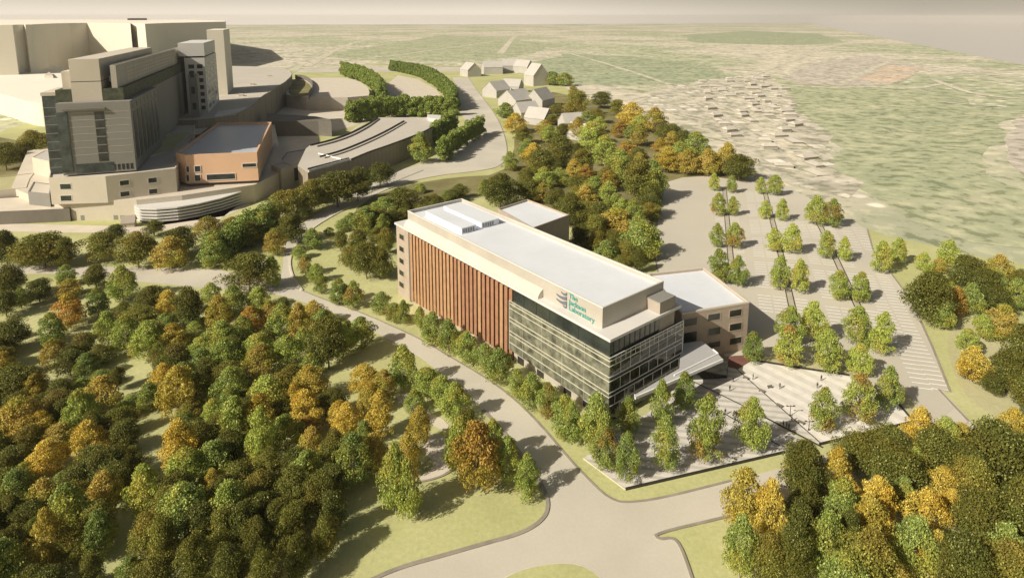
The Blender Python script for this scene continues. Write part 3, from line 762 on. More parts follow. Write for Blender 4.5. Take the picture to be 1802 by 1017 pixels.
for px, k, rz, lb in [
    ((1290, 673), 1, 30, 'person in dark clothes standing just outside the canopy shadow on the walkway'),
    ((1284, 689), 1, 200, 'person in dark clothes standing on the walkway below another lone figure'),
    ((1325, 669), 2, 80, 'person in grey top beside the edging strip nearest the entrance'),
    ((1372, 685), 0, 120, 'person in dark clothes walking alone across the middle of the bright paving'),
    ((1445, 671), 1, 10, 'upper of two dark figures on the bright paving near the car park wall'),
    ((1438, 684), 0, 150, 'lower of two dark figures on the bright paving near the car park wall'),
    ((1393, 743), 0, 60, 'person walking beside the tall lamp post at the edging strip'),
    ((1291, 735), 1, 90, 'left figure of the close pair by the short edging strip'),
    ((1295, 736), 1, 270, 'right figure of the close pair by the short edging strip'),
    ((1276, 731), 2, 0, 'person left of the close pair, half hidden by the turning tree'),
    ((1378, 753), 1, 90, 'left figure of the dark pair on the lower walkway edging'),
    ((1384, 754), 2, 260, 'right figure of the dark pair on the lower walkway edging'),
    ((1388, 757), 1, 200, 'short figure just right of the dark pair on the lower walkway edging')]:
    person(px, k, rz, lb)
def bench(px, rz, label):
    g = GT(*px); r = thing('bench', label, 'bench', (g.x, g.y, g.z+.24), math.radians(rz), 'benches along the plaza edging')
    def cb(x0, x1, y0, y1, z0, z1):
        bm = bmesh.new(); prism(bm, [(x0, y0), (x1, y0), (x1, y1), (x0, y1)], z0, z1, True, True); return bm
    def lk(n, bm):
        me = bpy.data.meshes.new(n); bm.to_mesh(me); bm.free(); me.materials.append(M['greydk'])
        o = bpy.data.objects.new(n, me); C.objects.link(o); o.parent = r
    lk('seat', cb(-.8, .8, -.22, .22, .42, .48)); lk('backrest', cb(-.8, .8, .22, .27, .45, .85))
    for x in (-.7, .6): lk('leg', cb(x, x+.08, -.2, .2, 0, .42))
for px, rz, lb in [((1312, 668), -42, 'dark bench on the edging strip closest to the entrance'), ((1340, 691), -42, 'dark bench on the edging strip, second from the entrance'),
                   ((1371, 717), -42, 'dark bench on the edging strip left of the tall lamp post'), ((1409, 747), -42, 'dark bench on the edging strip closest to the street'),
                   ((1355, 684), 10, 'dark bench standing alone on the bright paving, away from the edging')]:
    bench(px, rz, lb)
def lamp(px, top, label):
    g = GT(*px); h = (px[1]-top)/pxm(g)
    r = thing('lamp_post', label, 'lamp post', (g.x, g.y, g.z), 0, 'lamp posts on the plaza')
    def lk(n, bm):
        me = bpy.data.meshes.new(n); bm.to_mesh(me); bm.free(); me.materials.append(M['black'])
        o = bpy.data.objects.new(n, me); C.objects.link(o); o.parent = r
    bm = bmesh.new(); bmesh.ops.create_cone(bm, segments=10, radius1=.11, radius2=.07, depth=h, cap_ends=True, matrix=Matrix.Translation((0, 0, h/2))); lk('pole', bm)
    bm = bmesh.new(); bmesh.ops.create_cone(bm, segments=10, radius1=.22, radius2=.2, depth=.4, cap_ends=True, matrix=Matrix.Translation((0, 0, .4))); lk('base', bm)
    bm = bmesh.new(); prism(bm, [(-1.0, -.06), (1.0, -.06), (1.0, .06), (-1.0, .06)], h-.35, h-.23, True, True); lk('arm', bm)
    for s in (-1, 1):
        bm = bmesh.new(); prism(bm, [(s*1.0-.28, -.14), (s*1.0+.28, -.14), (s*1.0+.28, .14), (s*1.0-.28, .14)], h-.23, h-.08, True, True); lk('lamp_head', bm)
lamp((1390, 733), 711, 'taller dark lamp post with crossarm beside the plaza edging')
lamp((1423, 758), 738, 'shorter dark lamp post near the front corner of the bright paving')

# ------------------------------------------------------------------ the far-left campus
e1 = Vector((.942, .336, 0)); e2 = Vector((-.336, .942, 0))
def ext(K, d, xpx):
    f0 = K.y*ct - (K.z-H)*st; q = xpx-PX
    return (q*f0 - F*K.x)/(F*d.x - q*d.y*ct)
def ztop(K, y):
    x, _ = proj(K); r = ray(x, y); return H + r[2]*K.y/r[1]
def cbox(K, xl, xr, d1=None, d2=None):
    """footprint of a box with near corner K, left face end at pixel column xl, right face end at xr"""
    d1 = d1 or e1; d2 = d2 or e2
    a = K + d1*ext(K, d1, xl); b = K + d2*ext(K, d2, xr)
    return [K, b, a + (b-K), a]
def P2(l): return [(p.x, p.y) for p in l]
def part(root, name, pts, z0, z1, mat, top=True, bottom=True, label=None):
    bm = bmesh.new(); prism(bm, pts, z0, z1, top, bottom); o = link(name, bm, mat, root)
    if label: o['label'] = label
    return o
def mask(px, z): return [G(x, y, z) for x, y in px]
# vast pale curved block behind everything
zc = 18.0
big = thing('massing_block', 'vast cream curved slab block filling the far upper left skyline', 'building', G(200, 110, zc))
plan = [(-160, 138), (33, 132), (36, 129.6), (52, 127.6), (55, 128.6), (65, 127), (67, 124.3), (70, 123.6), (84, 120), (86, 117.5), (105, 112.5), (130, 109), (160, 107), (200, 110), (201, 112), (236, 114.5), (237, 111), (246, 112.5), (247, 115), (262, 118), (300, 108), (400, 92), (400, 78), (340, 68), (200, 65.5), (0, 67), (-200, 72)]
part(big, 'wall', mask(plan, zc), -8, 97, 'cream', top=False)
bm = bmesh.new(); polybm(bm, [(p[0], p[1], 97.0) for p in ccw([(q.x, q.y) for q in mask(plan, zc)])]); link('roof', bm, 'creamroof', big)
part(big, 'roof_screen', mask([(228, 74), (262, 73), (262, 71), (236, 70)], zc), 97.02, 104, 'greydk')
KT = G(401, 167, 23)
tw = thing('massing_tower', 'plain pale tower with a grey shaded side behind the white windowed tower', 'building', KT)
zt = ztop(KT, 53)
part(tw, 'wall', cbox(KT, 372, 411), 0, zt, 'cream', top=False)
bm = bmesh.new(); polybm(bm, [(p[0], p[1], zt) for p in ccw(P2(cbox(KT, 372, 411)))]); link('roof', bm, 'creamroof', tw)
dr = thing('drum_building', 'low cream round building with a flat roof at the left edge', 'building', G(60, 150, zc))
dp = smoothpx([(-160, 150), (-60, 158), (5, 166), (50, 180), (86, 184), (110, 172), (122, 152), (122, 120), (60, 112), (-160, 118)], True, 2)
part(dr, 'wall', mask(dp, zc), -9, 18, 'cream', top=False)
bm = bmesh.new(); polybm(bm, [(p[0], p[1], 18.0) for p in ccw(P2(mask(dp, zc)))]); link('roof', bm, 'creamroof', dr)
part(dr, 'rooflight', mask([(78, 138), (94, 138), (87, 131)], zc), 18.02, 22, 'stone')
# podium with curved garage wall
zp = 23.0
pod = thing('parking_podium', 'large curved garage podium with ribbed concrete wall behind the orange building', 'building', G(440, 160, zp))
rim = [(347, 211), (378, 208), (419, 201.6), (436, 194), (445.5, 187.6), (464, 169), (481, 159.6), (501.5, 145.5), (511, 137), (514, 131), (510, 125.5), (501.5, 121), (488.5, 118.5), (412, 116.6), (300, 118), (255, 140), (250, 214)]
part(pod, 'wall', mask(rim, zp), -9, zp, 'concrete', top=False)
bm = bmesh.new(); polybm(bm, [(p[0], p[1], zp) for p in ccw(P2(mask(rim, zp)))]); link('roof', bm, 'roofg', pod)
part(pod, 'roof_terrace', mask([(378, 206), (419, 199.8), (436, 192), (430, 191), (405, 196), (385, 198)], zp), zp+.02, zp+1.2, 'white')
bm = bmesh.new(); strip(bm, [(p.x, p.y) for p in mask(rim[2:11], zp)], 1.0, 1.1, 0, 0, lambda x, y: zp); link('parapet', bm, 'kerb', pod)
# white tower with square windows
KW = G(367, 199, zp)
wt = thing('windowed_tower', 'white tower with rows of dark square windows and a plain overhanging top', 'building', KW)
z99 = ztop(KW, 99); z76 = ztop(KW, 76)
body = cbox(KW, 332, 386); part(wt, 'wall', body, zp, z99-1.5, 'white', True, False)
part(wt, 'shadow_gap', inset(P2(body), 1.0), z99-1.5, z99+.01, 'black')
KC = KW - e1*-.5 - e2*.5
cap = cbox(KC, 323, 385.5); part(wt, 'cap', cap, z99, z76, 'white')
W1 = (body[3]-body[0]).length; W2 = (body[1]-body[0]).length
nrow = 7
for r in range(nrow):
    z0 = zp + 3.2 + r*((z99-zp-8)/nrow)
    for k in range(2):
        a = body[0] - e1*(W1*(.12+.42*k)); b = body[0] - e1*(W1*(.40+.42*k))
        winbox(wt, a, b, z0, z0+3.6, e1, 'win', 'white', .2, .3, False)
    for k in range(3):
        a = body[0] + e2*(W2*(.10+.30*k)); b = body[0] + e2*(W2*(.28+.30*k))
        winbox(wt, a, b, z0, z0+3.6, e2, 'win', 'white', .2, .3, False)
KS = G(352, 209, 22)
ss = thing('stair_block', 'narrow brown stair block in front of the white windowed tower', 'building', KS)
sb = cbox(KS, 337, 356); zs = ztop(KS, 132); part(ss, 'wall', sb, 8, zs, 'grey')
for r in range(3):
    a = sb[0]-e1*((sb[3]-sb[0]).length*.3); b = sb[0]-e1*((sb[3]-sb[0]).length*.75)
    winbox(ss, a, b, 30+r*14, 36+r*14, e1, 'win', 'white', .2, .3, False)
# grey hospital-like tower group
zb_ = 19.5
K1 = G(240, 300, zb_); zz1 = ztop(K1, 178)
hosp = thing('grey_tower', 'tall grey panelled tower with a dark glass stripe and perforated rooftop screen', 'building', K1)
b1 = cbox(K1, 112, 285); part(hosp, 'wall', b1, zb_, zz1, 'grey')
w1 = (b1[3]-b1[0]).length; n1_ = -e2
def onface(f0, f1, z0, z1, off0, off1, name, mat, base=b1[0], d=-e1, n=-e2, length=w1):
    p = base + d*(length*f0) + n*off0; q = base + d*(length*f1) + n*off0
    bm = bmesh.new(); prism(bm, P2([p, q, q + n*(off1-off0), p + n*(off1-off0)]), z0, z1, True, True); return link(name, bm, mat, hosp)
hh = zz1-zb_
onface(.37, .50, zb_+7, zz1-5.5, 0, .12, 'glazed_stripe', 'win')
for k in range(1, 6): onface(.37, .50, zb_+7+k*(hh-12.5)/6-.25, zb_+7+k*(hh-12.5)/6+.25, .12, .3, 'floor_band', 'grey')
onface(.30, .82, zb_+.6, zb_+6.2, 0, .15, 'ground_glazing', 'mottle')
for k in range(1, 8):
    onface(.02, .36, zb_+7.2+k*(hh-9)/8, zb_+7.35+k*(hh-9)/8, 0, .1, 'panel_joint', 'stone'); onface(.51, .84, zb_+7.2+k*(hh-9)/8, zb_+7.35+k*(hh-9)/8, 0, .1, 'panel_joint', 'stone')
onface(.34, .92, zz1-4.2, zz1-3.2, .0, 1.2, 'balcony_ledge', 'greydk'); onface(.86, 1.0, zb_+2, zz1-5, 0, .5, 'side_pier', 'mottle')
# receding side: piers and dark glazing
l2 = (b1[1]-b1[0]).length
for k in range(7):
    f0 = .06 + k*.135
    p = b1[0]+e2*(l2*f0); q = b1[0]+e2*(l2*(f0+.085)); bm = bmesh.new()
    prism(bm, P2([p, q, q+e1*.25, p+e1*.25]), zb_+6, zz1-7, True, True); link('side_glazing', bm, 'mottle', hosp)
    bm = bmesh.new(); prism(bm, P2([p+e2*.4, q-e2*.4, q-e2*.4+e1*.2, p+e2*.4+e1*.2]), zz1-5, zz1-2, True, True); link('side_window', bm, 'win', hosp)
K2 = G(112, 306, zb_); b2 = cbox(K2, 85, 125); zz2 = ztop(K2, 170)
K2b = [b1[3] + e2*2, b1[3]+e2*40, b1[3] + e2*40 - e1*0 - e1*18, b1[3] + e2*2 - e1*18]
xl = ext(K2, e1, 85)
g2 = [K2+e2*4, K2+e2*34, K2+e2*34+e1*xl, K2+e2*4+e1*xl]
part(hosp, 'glass_flank', g2, zb_-4, zz2, 'mottle'); 
part(hosp, 'flank_roof', inset(P2(g2), -.4), zz2+.01, zz2+2, 'stone')
# long rear range: louvre band and perforated screen
KR = Vector((b1[0].x, b1[0].y, zz1)) - e1*4 + e2*6
lr = ext(KR, e2, 338)
rr = [KR, KR+e2*lr, KR+e2*lr-e1*34, KR-e1*34]
part(hosp, 'rear_range', rr, 0, zz1-.5, 'grey', label='long rear range receding behind the tower')
zg = ztop(KR, 155); part(hosp, 'louvre_band', inset(P2(rr), .1), zz1-.4, zg, 'greenmesh')
KP = KR - e1*3.0 + e2*1.0; KP.z = zg; wl = -ext(KP, e1, 197); zsn = ztop(KP, 115)
sc_ = [KP, KP+e2*(lr-6), KP+e2*(lr-6)-e1*wl, KP-e1*wl]
bm = bmesh.new(); ring(bm, P2(sc_), inset(P2(sc_), .5), zg+.01, zsn, zg+1)
for r in range(4):
    z0 = zg + 2.2 + r*(zsn-zg-4)/4
    for k in range(34):
        p = KP + e2*((lr-6)*(.10+.86*k/34)); q = p + e2*((lr-6)*.013)
        prism(bm, P2([p, q, q+e1*.12, p+e1*.12]), z0, z0+(zsn-zg)/11, True, True, 1)
link('rooftop_screen', bm, ['tan', 'stone'], hosp)
part(hosp, 'plant_deck', inset(P2(sc_), .49), zg, zg+3, 'roofg')
# second rooftop house
K3 = Vector((b1[0].x, b1[0].y, zz1)); K3 = K3 + e1*ext(K3 + e2*6, e1, 181) + e2*6; K3.z = zz1
b3 = cbox(K3, 128, 272); zz3 = ztop(K3, 104); zm = (zz1+zz3)/2 - 1
part(hosp, 'plant_house', b3, zz1+.01, zm, 'stone'); part(hosp, 'plant_house', inset(P2(b3), .15), zm+.01, zm+.5, 'greydk')
part(hosp, 'plant_house', b3, zm+.5, zz3, 'stone'); part(hosp, 'side_box', [b3[3]+e2*3, b3[3]+e2*16, b3[3]+e2*16-e1*5, b3[3]+e2*3-e1*5], zz1, zz3-7, 'stone')
# plateau, base building, decks
zq = 4.6
plt = thing('plateau_wall', 'pale plateau retaining wall with small doors under the grey tower', 'retaining wall', G(180, 353, zq))
part(plt, 'wall', mask([(124, 354), (240, 352), (320, 344), (448, 325), (500, 300), (482, 215), (250, 200), (60, 240), (20, 330), (60, 346)], zq), -9, zq, 'stone')
KQ0, KQ1 = G(124, 354, zq), G(240, 352, zq); dq = (KQ1-KQ0).normalized()
for x0, x1 in ((142, 149), (200, 208), (212, 220)): window(plt, x0, 379, x1, 388, KQ0, dq, 'grey', 'greydk', .1, .3, False)['label'] = 'small grey door'
bb = building('base_building', 'low pale building with pairs of dark windows below the grey tower', 'building', mask([(91, 357), (190, 354), (312, 338), (345, 262), (345, 215), (110, 245)], zq), zq-1, 19.4, 'stone', 'roofg', .5, .8)
q0, q1, q2 = G(91, 357, zq), G(190, 354, zq), G(312, 338, zq)
for seg, lst in (((q0, q1), ((105, 323, 126, 334), (106, 343.5, 127, 354.5))), ((q1, q2), ((210, 317, 228, 327), (211, 336.5, 229, 346.5), (260, 312.5, 277, 322.5), (261.5, 332, 278, 342)))):
    for w_ in lst: window(bb, *w_, seg[0], (seg[1]-seg[0]).normalized(), 'win', 'white', .12, .3)
zd = 1.5
dk = thing('terrace_decks', 'curving stack of white louvred parking decks below the orange building', 'parking decks', G(330, 362, zd))
fr_ = [(236, 363), (244, 367), (275, 367.5), (312, 364.5), (350, 358), (390, 348.5), (425, 337), (442, 330)]
bk_ = [(442, 320), (330, 338), (236, 346)]
for k in range(5):
    pts = mask(fr_, zd) + mask(bk_, zd)
    part(dk, 'deck', pts, zd-1.78*k-.75, zd-1.78*k, 'white')
part(dk, 'deck_core', inset(P2(mask(fr_, zd)+mask(bk_, zd)), 1.6), -9, zd-.8, 'grey')
# orange pavilion
zo = 25.0
op = [(309, 269), (326, 273), (452, 268), (478, 215), (384, 216)]
ob = building('orange_building', 'terracotta orange building with slot windows and grey-blue roof', 'building', mask(op, zo), 6.5, zo, 'orange', 'blueroof', 1.2, 1.8)
fa, fb = G(326, 273, zo), G(452, 268, zo); dO = (fb-fa).normalized()
for w_ in ((327, 292, 334, 304), (327, 307, 334, 320), (342, 291.5, 354, 303.5), (342, 307, 354, 319.5), (363, 305.5, 415, 317), (426, 287, 452, 295)):
    window(ob, *w_, fa, dO, 'win', 'white', .3, .35)
rp, rq = G(452, 268, zo), G(478, 215, zo)
bm = bmesh.new(); dd = (rq-rp).normalized(); nn = Vector((dd.y, -dd.x, 0))
for k in range(16):
    a = rp + dd*((rq-rp).length*(.03+k*.06)); prism(bm, P2([a, a+dd*.9, a+dd*.9+nn*.3, a+nn*.3]), 8, 24, True, True)
tag(link('side_ribbing', bm, 'brickt', ob), kind=None)
part(ob, 'undercroft', inset(P2(mask(op, zo)), 2), zq, 6.5, 'greydk')
# link, courtyard terraces
lk_ = building('glazed_link', 'dark glazed link between the grey tower and the ribbed podium', 'building', mask([(286, 250), (352, 236), (372, 222), (352, 214), (290, 216)], 16), 4, 16, 'mottle', 'roofg', .4, .6)
ct_ = building('courtyard_terrace', 'low planted terrace roof left of the orange building', 'building', mask([(262, 296), (306, 283), (340, 250), (300, 252), (275, 268)], 12), 4, 20, 'stone', 'meadow', .5, .5)
# garage fan roof
zf = 10.0
fan = thing('garage_roof', 'fan-shaped garage with ribbed wall and curving rows on its pale roof deck', 'building', G(640, 250, zf))
fp = [(541.6, 304), (578, 294), (616, 283), (648, 269), (684, 257), (718.6, 244), (754, 230), (775, 214), (768, 207), (664, 207), (640, 222), (610, 236), (575, 248), (545, 256), (538, 262), (524, 292)]
part(fan, 'wall', mask(fp, zf), -9, zf, 'concrete', top=False)
bm = bmesh.new(); polybm(bm, [(p[0], p[1], zf) for p in ccw(P2(mask(fp, zf)))]); link('roof', bm, 'roofg', fan)
def rail(pxs, name, w=.5, h=.8, mat='black'):
    pts = [(p.x, p.y) for p in [G(x, y, zf) for x, y in smoothpx(pxs, False, 2)]]
    bm = bmesh.new(); strip(bm, pts, w, h, .25, 0, lambda x, y: zf); link(name, bm, mat, fan)
rail([(546, 257), (580, 249), (612, 238), (642, 223), (665, 208)], 'parapet', .7, 1.0)
rail([(558, 259), (590, 251), (620, 240), (648, 225), (668, 210)], 'parapet', .5, .9, 'kerb')
rail([(563, 277), (597, 268), (632, 254), (672, 236), (711, 214)], 'parapet', .6, .9)
rail([(571, 279), (602, 271), (637, 257), (676, 239), (715, 216)], 'parapet', .4, .6, 'kerb')
rail([(543, 303), (578, 293), (616, 282.5)], 'guard_rail', .3, 1.2, 'mullw'); rail([(541.5, 299), (576, 290), (614, 280)], 'guard_rail', .3, .9, 'black')
rail([(560, 271), (600, 281)], 'guard_rail', .3, .6, 'mullw')
rail([(618, 282), (648, 269), (684, 257), (718.6, 244), (754, 230), (774, 214)], 'edge_coping', .8, .7, 'black')
part(fan, 'stair_head', mask([(752, 207), (776, 208), (775, 216), (754, 213)], zf), zf+.02, zf+3, 'white')
st_ = building('stair_house', 'small square concrete stair house right of the orange building', 'building', mask([(477, 291), (495, 297.5), (517, 292), (500, 285)], 8), -9, 8, 'tan', 'roofg', .4, .8)
lw = building('service_yard_building', 'low dark-sided service block between the orange building and garage roof', 'building', mask([(505, 268), (545, 262), (538, 292), (500, 300), (488, 290)], 2), -9, 2, 'greydk', 'roofg', .4, .5)
# upper half-round lot and lower terraces
hr = thing('half_round_lot', 'flat half-round parking deck with shaded front wall above the hedges', 'parking deck', G(580, 160, 9.6))
hp = smoothpx([(503, 172), (648, 171.5), (651, 160), (640, 147), (612, 137), (560, 137), (530, 139), (503, 150)], True, 1)
part(hr, 'wall', mask(hp, 9.6), -9, 9.6, 'tan', top=False)
bm = bmesh.new(); polybm(bm, [(p[0], p[1], 9.6) for p in ccw(P2(mask(hp, 9.6)))]); link('roof', bm, 'path', hr)
rt = thing('ramp_wall', 'round dark ramp wall between the ribbed podium and the half-round lot', 'retaining wall', G(530, 160, 12))
bm = bmesh.new(); strip(bm, [(p.x, p.y) for p in mask(smoothpx([(520, 137), (535, 138), (548, 146), (551, 157), (544, 170)], False, 2), 11)], 1.5, 8, 8, 0, lambda x, y: 0); link('wall', bm, 'greydk', rt)
bm = bmesh.new(); polybm(bm, [(p[0], p[1], 9.8) for p in ccw(P2(mask(smoothpx([(508, 140), (530, 140), (546, 148), (548, 158), (541, 170), (508, 171)], True, 1), 9.8)))]); link('ramp_planting', bm, 'forest', rt)
lo_ = thing('lower_retaining_wall', 'dark curved retaining wall below the half-round lot', 'retaining wall', G(530, 212, 8))
part(lo_, 'wall', mask([(470, 214), (560, 213), (583, 214.5), (580, 210), (555, 205), (470, 200)], 8), -9, 8, 'greydk')
psheet('courtyard', [(470, 190), (650, 190), (660, 205), (620, 232), (560, 256), (520, 300), (470, 310), (460, 260)], .10, 'path')
psheet('courtyard', [(560, 238), (612, 225), (640, 215), (600, 242), (560, 252)], .14, 'lawn')
psheet('courtyard', [(680, 150), (700, 133), (735, 140), (768, 158), (780, 175), (770, 185), (700, 190), (680, 175)], .12, 'path')
psheet('courtyard', [(520, 128), (860, 126), (850, 120), (640, 115), (540, 120)], .12, 'road')
# left fringe
lf = building('shaded_terrace_building', 'long low building with a dark shaded front at the left edge below the plateau', 'building', mask([(-80, 376), (122, 367.5), (122, 352), (60, 344), (-80, 352)], 0.5), -9, .5, 'greydk', 'path', .6, .5)
lg = building('low_flat_building', 'low flat-roofed pale building at the left picture edge', 'building', mask([(-60, 340), (46, 330), (52, 314), (60, 304), (-60, 318)], 5), -2, 5, 'stone', 'meadow', .6, .5)
lh = building('corner_pavilion', 'small pale pavilion wall left of the base building', 'building', mask([(50, 346), (88, 350), (92, 332), (60, 328)], 5), -2, 8, 'grey', 'roofg', .5, .5)
li = building('pale_hall', 'small pale hall standing against the left foot of the grey tower', 'building', mask([(56, 277), (86, 284), (92, 262), (76, 266)], 16), 0, 16, 'stone', 'house', .4, .3)
psheet('courtyard', [(-100, 392), (120, 396), (260, 400), (400, 380), (440, 360), (440, 345), (380, 392), (260, 410), (100, 410), (-100, 404)], .10, 'path')
# small gabled kiosk by the decks
def gable(name, label, cat, c, rz, w, l, he, hr_, wall='house', roof='house', group=None, chim=False):
    r = thing(name, label, cat, (c.x, c.y, c.z-.5), math.radians(rz), group)
    def lk(n, bm, mat, par):
        me = bpy.data.meshes.new(n); bm.normal_update(); bm.to_mesh(me); bm.free(); me.materials.append(M[mat])
        o = bpy.data.objects.new(n, me); C.objects.link(o); o.parent = par; return o
    bm = bmesh.new(); prism(bm, [(-l/2, -w/2), (l/2, -w/2), (l/2, w/2), (-l/2, w/2)], 0, he, False, False)
    for s in (-1, 1):
        a = bm.verts.new((s*l/2, -w/2, he)); b = bm.verts.new((s*l/2, w/2, he)); t = bm.verts.new((s*l/2, 0, he+hr_)); bm.faces.new((a, b, t) if s > 0 else (b, a, t))
    lk('wall', bm, wall, r)
    bm = bmesh.new(); o = .5; k = hr_/(w/2)
    for s in (-1, 1):
        q = [(-l/2-o, s*(w/2+o), he-o*k), (l/2+o, s*(w/2+o), he-o*k), (l/2+o, 0, he+hr_), (-l/2-o, 0, he+hr_)]
        lo4 = [bm.verts.new((x, y, z+.03)) for x, y, z in q]; hi4 = [bm.verts.new((x, y, z+.38)) for x, y, z in q]
        bm.faces.new(lo4); bm.faces.new(list(reversed(hi4)))
        for i in range(4):
            j = (i+1) % 4; bm.faces.new((lo4[i], lo4[j], hi4[j], hi4[i]))
    bmesh.ops.recalc_face_normals(bm, faces=bm.faces[:])
    rf = lk('roof', bm, roof, r)
    if chim:
        bm = bmesh.new(); prism(bm, [(-l*.3, -.9), (-l*.3+1.8, -.9), (-l*.3+1.8, .9), (-l*.3, .9)], he+hr_*.7, he+hr_+2.2, True, True); lk('chimney', bm, wall, rf)
    return r
gable('kiosk', 'tiny gabled kiosk among trees in front of the plateau wall', 'kiosk', GT(228, 398), 20, 6, 6, 3.5, 3, 'stone', 'housedk')
HL = [
 ((828, 134), -62, 20, 30, 12, 9, 'pale gabled house nearest the top of the curving road', True),
 ((866, 130), 12, 22, 30, 13, 8, 'pale house, second from the left in the back row', False),
 ((897, 127), 5, 22, 26, 13, 9, 'pale house in the middle of the back row', True),
 ((921, 128), -30, 20, 26, 12, 9, 'pale house left of the one with the dark pointed gable', False),
 ((944, 150), -60, 22, 24, 16, 13, 'tall pale house with a pointed gable at the right of the cluster', False),
 ((874, 170), 48, 20, 24, 10, 8, 'pale house beside the lawn, centre left of the cluster', False),
 ((902, 162), -18, 18, 22, 9, 7, 'pale house in the middle of the cluster with a dark roof slope', False),
 ((908, 190), 46, 22, 26, 11, 8, 'large pale house at the woodland edge below the cluster middle', True),
 ((950, 188), 58, 18, 26, 10, 9, 'pale house with a dark steep gable touching the woodland', False),
 ((925, 208), 30, 16, 20, 8, 7, 'pale house lower down, sunk among the trees', False),
 ((948, 218), -35, 14, 20, 7, 7, 'small pale house lowest in the cluster, its roof catching light', False),
 ((1008, 226), 20, 14, 20, 7, 6, 'pale house alone in the wood right of the cluster', False),
 ((1018, 244), -40, 12, 14, 6, 6, 'smallest pale house alone deep in the wood', False)]
for px, rz, w_, l_, he, hr2, lb, ch in HL:
    gable('gabled_house', lb, 'house', GT(*px), rz, w_*1.45, l_*1.3, he*1.15, hr2*1.5, 'house', 'house', 'pale gabled houses above the wood', ch)

# facade detail on the grey tower group and its neighbours
for k in range(5):
    onface(.04 + .06*k, .04 + .06*k + .035, zb_ + 1.2, zb_ + 4.6, 0, .14, 'ground_window', 'win')
fl = g2[3] - g2[0]
for k in range(1, 9):
    z_ = zb_ - 2 + k*(zz2-zb_)/9; p = g2[0]; q = g2[3]; n_ = -e2*.15
    bm = bmesh.new(); prism(bm, P2([p, q, q+n_, p+n_]), z_, z_+.35, True, True); link('flank_band', bm, 'grey', hosp)
for x0, x1 in ((296, 303), (303.5, 307)): pass
for k in range(3):
    c_ = KP - e1*(wl*.5) + e2*(10+k*22); bm = bmesh.new()
    prism(bm, P2([c_, c_+e2*9, c_+e2*9-e1*5, c_-e1*5]), zg+3.0, zg+6.0, True, True); link('roof_plant', bm, 'unit', hosp)
for (x, y) in ((420, 170), (440, 150), (470, 135)):
    c_ = G(x, y, zp); r_ = thing('rooftop_vent', {420: 'small box vent on the podium roof nearest the white tower', 440: 'middle box vent of three on the ribbed podium roof', 470: 'farthest box vent on the ribbed podium roof, toward its curved rim'}[x], 'rooftop vent', c_, 0, 'vents on the podium roof')
    bm = bmesh.new(); prism(bm, P2([c_, c_+e1*5, c_+e1*5+e2*7, c_+e2*7]), zp+.01, zp+2.2, True, True); link('casing', bm, 'stone', r_)

# ------------------------------------------------------------------ trees
rng = np.random.default_rng(11)
def leafmesh(name, cent, nrm, size, leaf, patch):
    """one small four-sided leaf clump per centre"""
    n = len(cent)
    a = rng.normal(size=(n, 3)) + nrm*1.1
    a /= np.linalg.norm(a, axis=1)[:, None]
    t = np.cross(a, rng.normal(size=(n, 3))); t /= np.linalg.norm(t, axis=1)[:, None]
    b = np.cross(a, t)
    s = size[:, None]
    asp = rng.uniform(.55, 1.0, (n, 1))
    v = np.stack([cent - t*s, cent - b*s*asp*.8 + a*s*.15, cent + t*s, cent + b*s*asp], 1).reshape(-1, 3)
    me = bpy.data.meshes.new(name)
    me.vertices.add(4*n); me.vertices.foreach_set('co', v.astype('f').ravel())
    me.loops.add(4*n); me.loops.foreach_set('vertex_index', np.arange(4*n, dtype='i'))
    me.polygons.add(n); me.polygons.foreach_set('loop_start', np.arange(0, 4*n, 4, dtype='i')); me.polygons.foreach_set('loop_total', np.full(n, 4, 'i'))
    for nm_, arr in (('leaf', leaf), ('patch', patch)):
        at = me.attributes.new(nm_, 'FLOAT', 'FACE'); at.data.foreach_set('value', arr.astype('f'))
    me.update(); me.validate(); return me
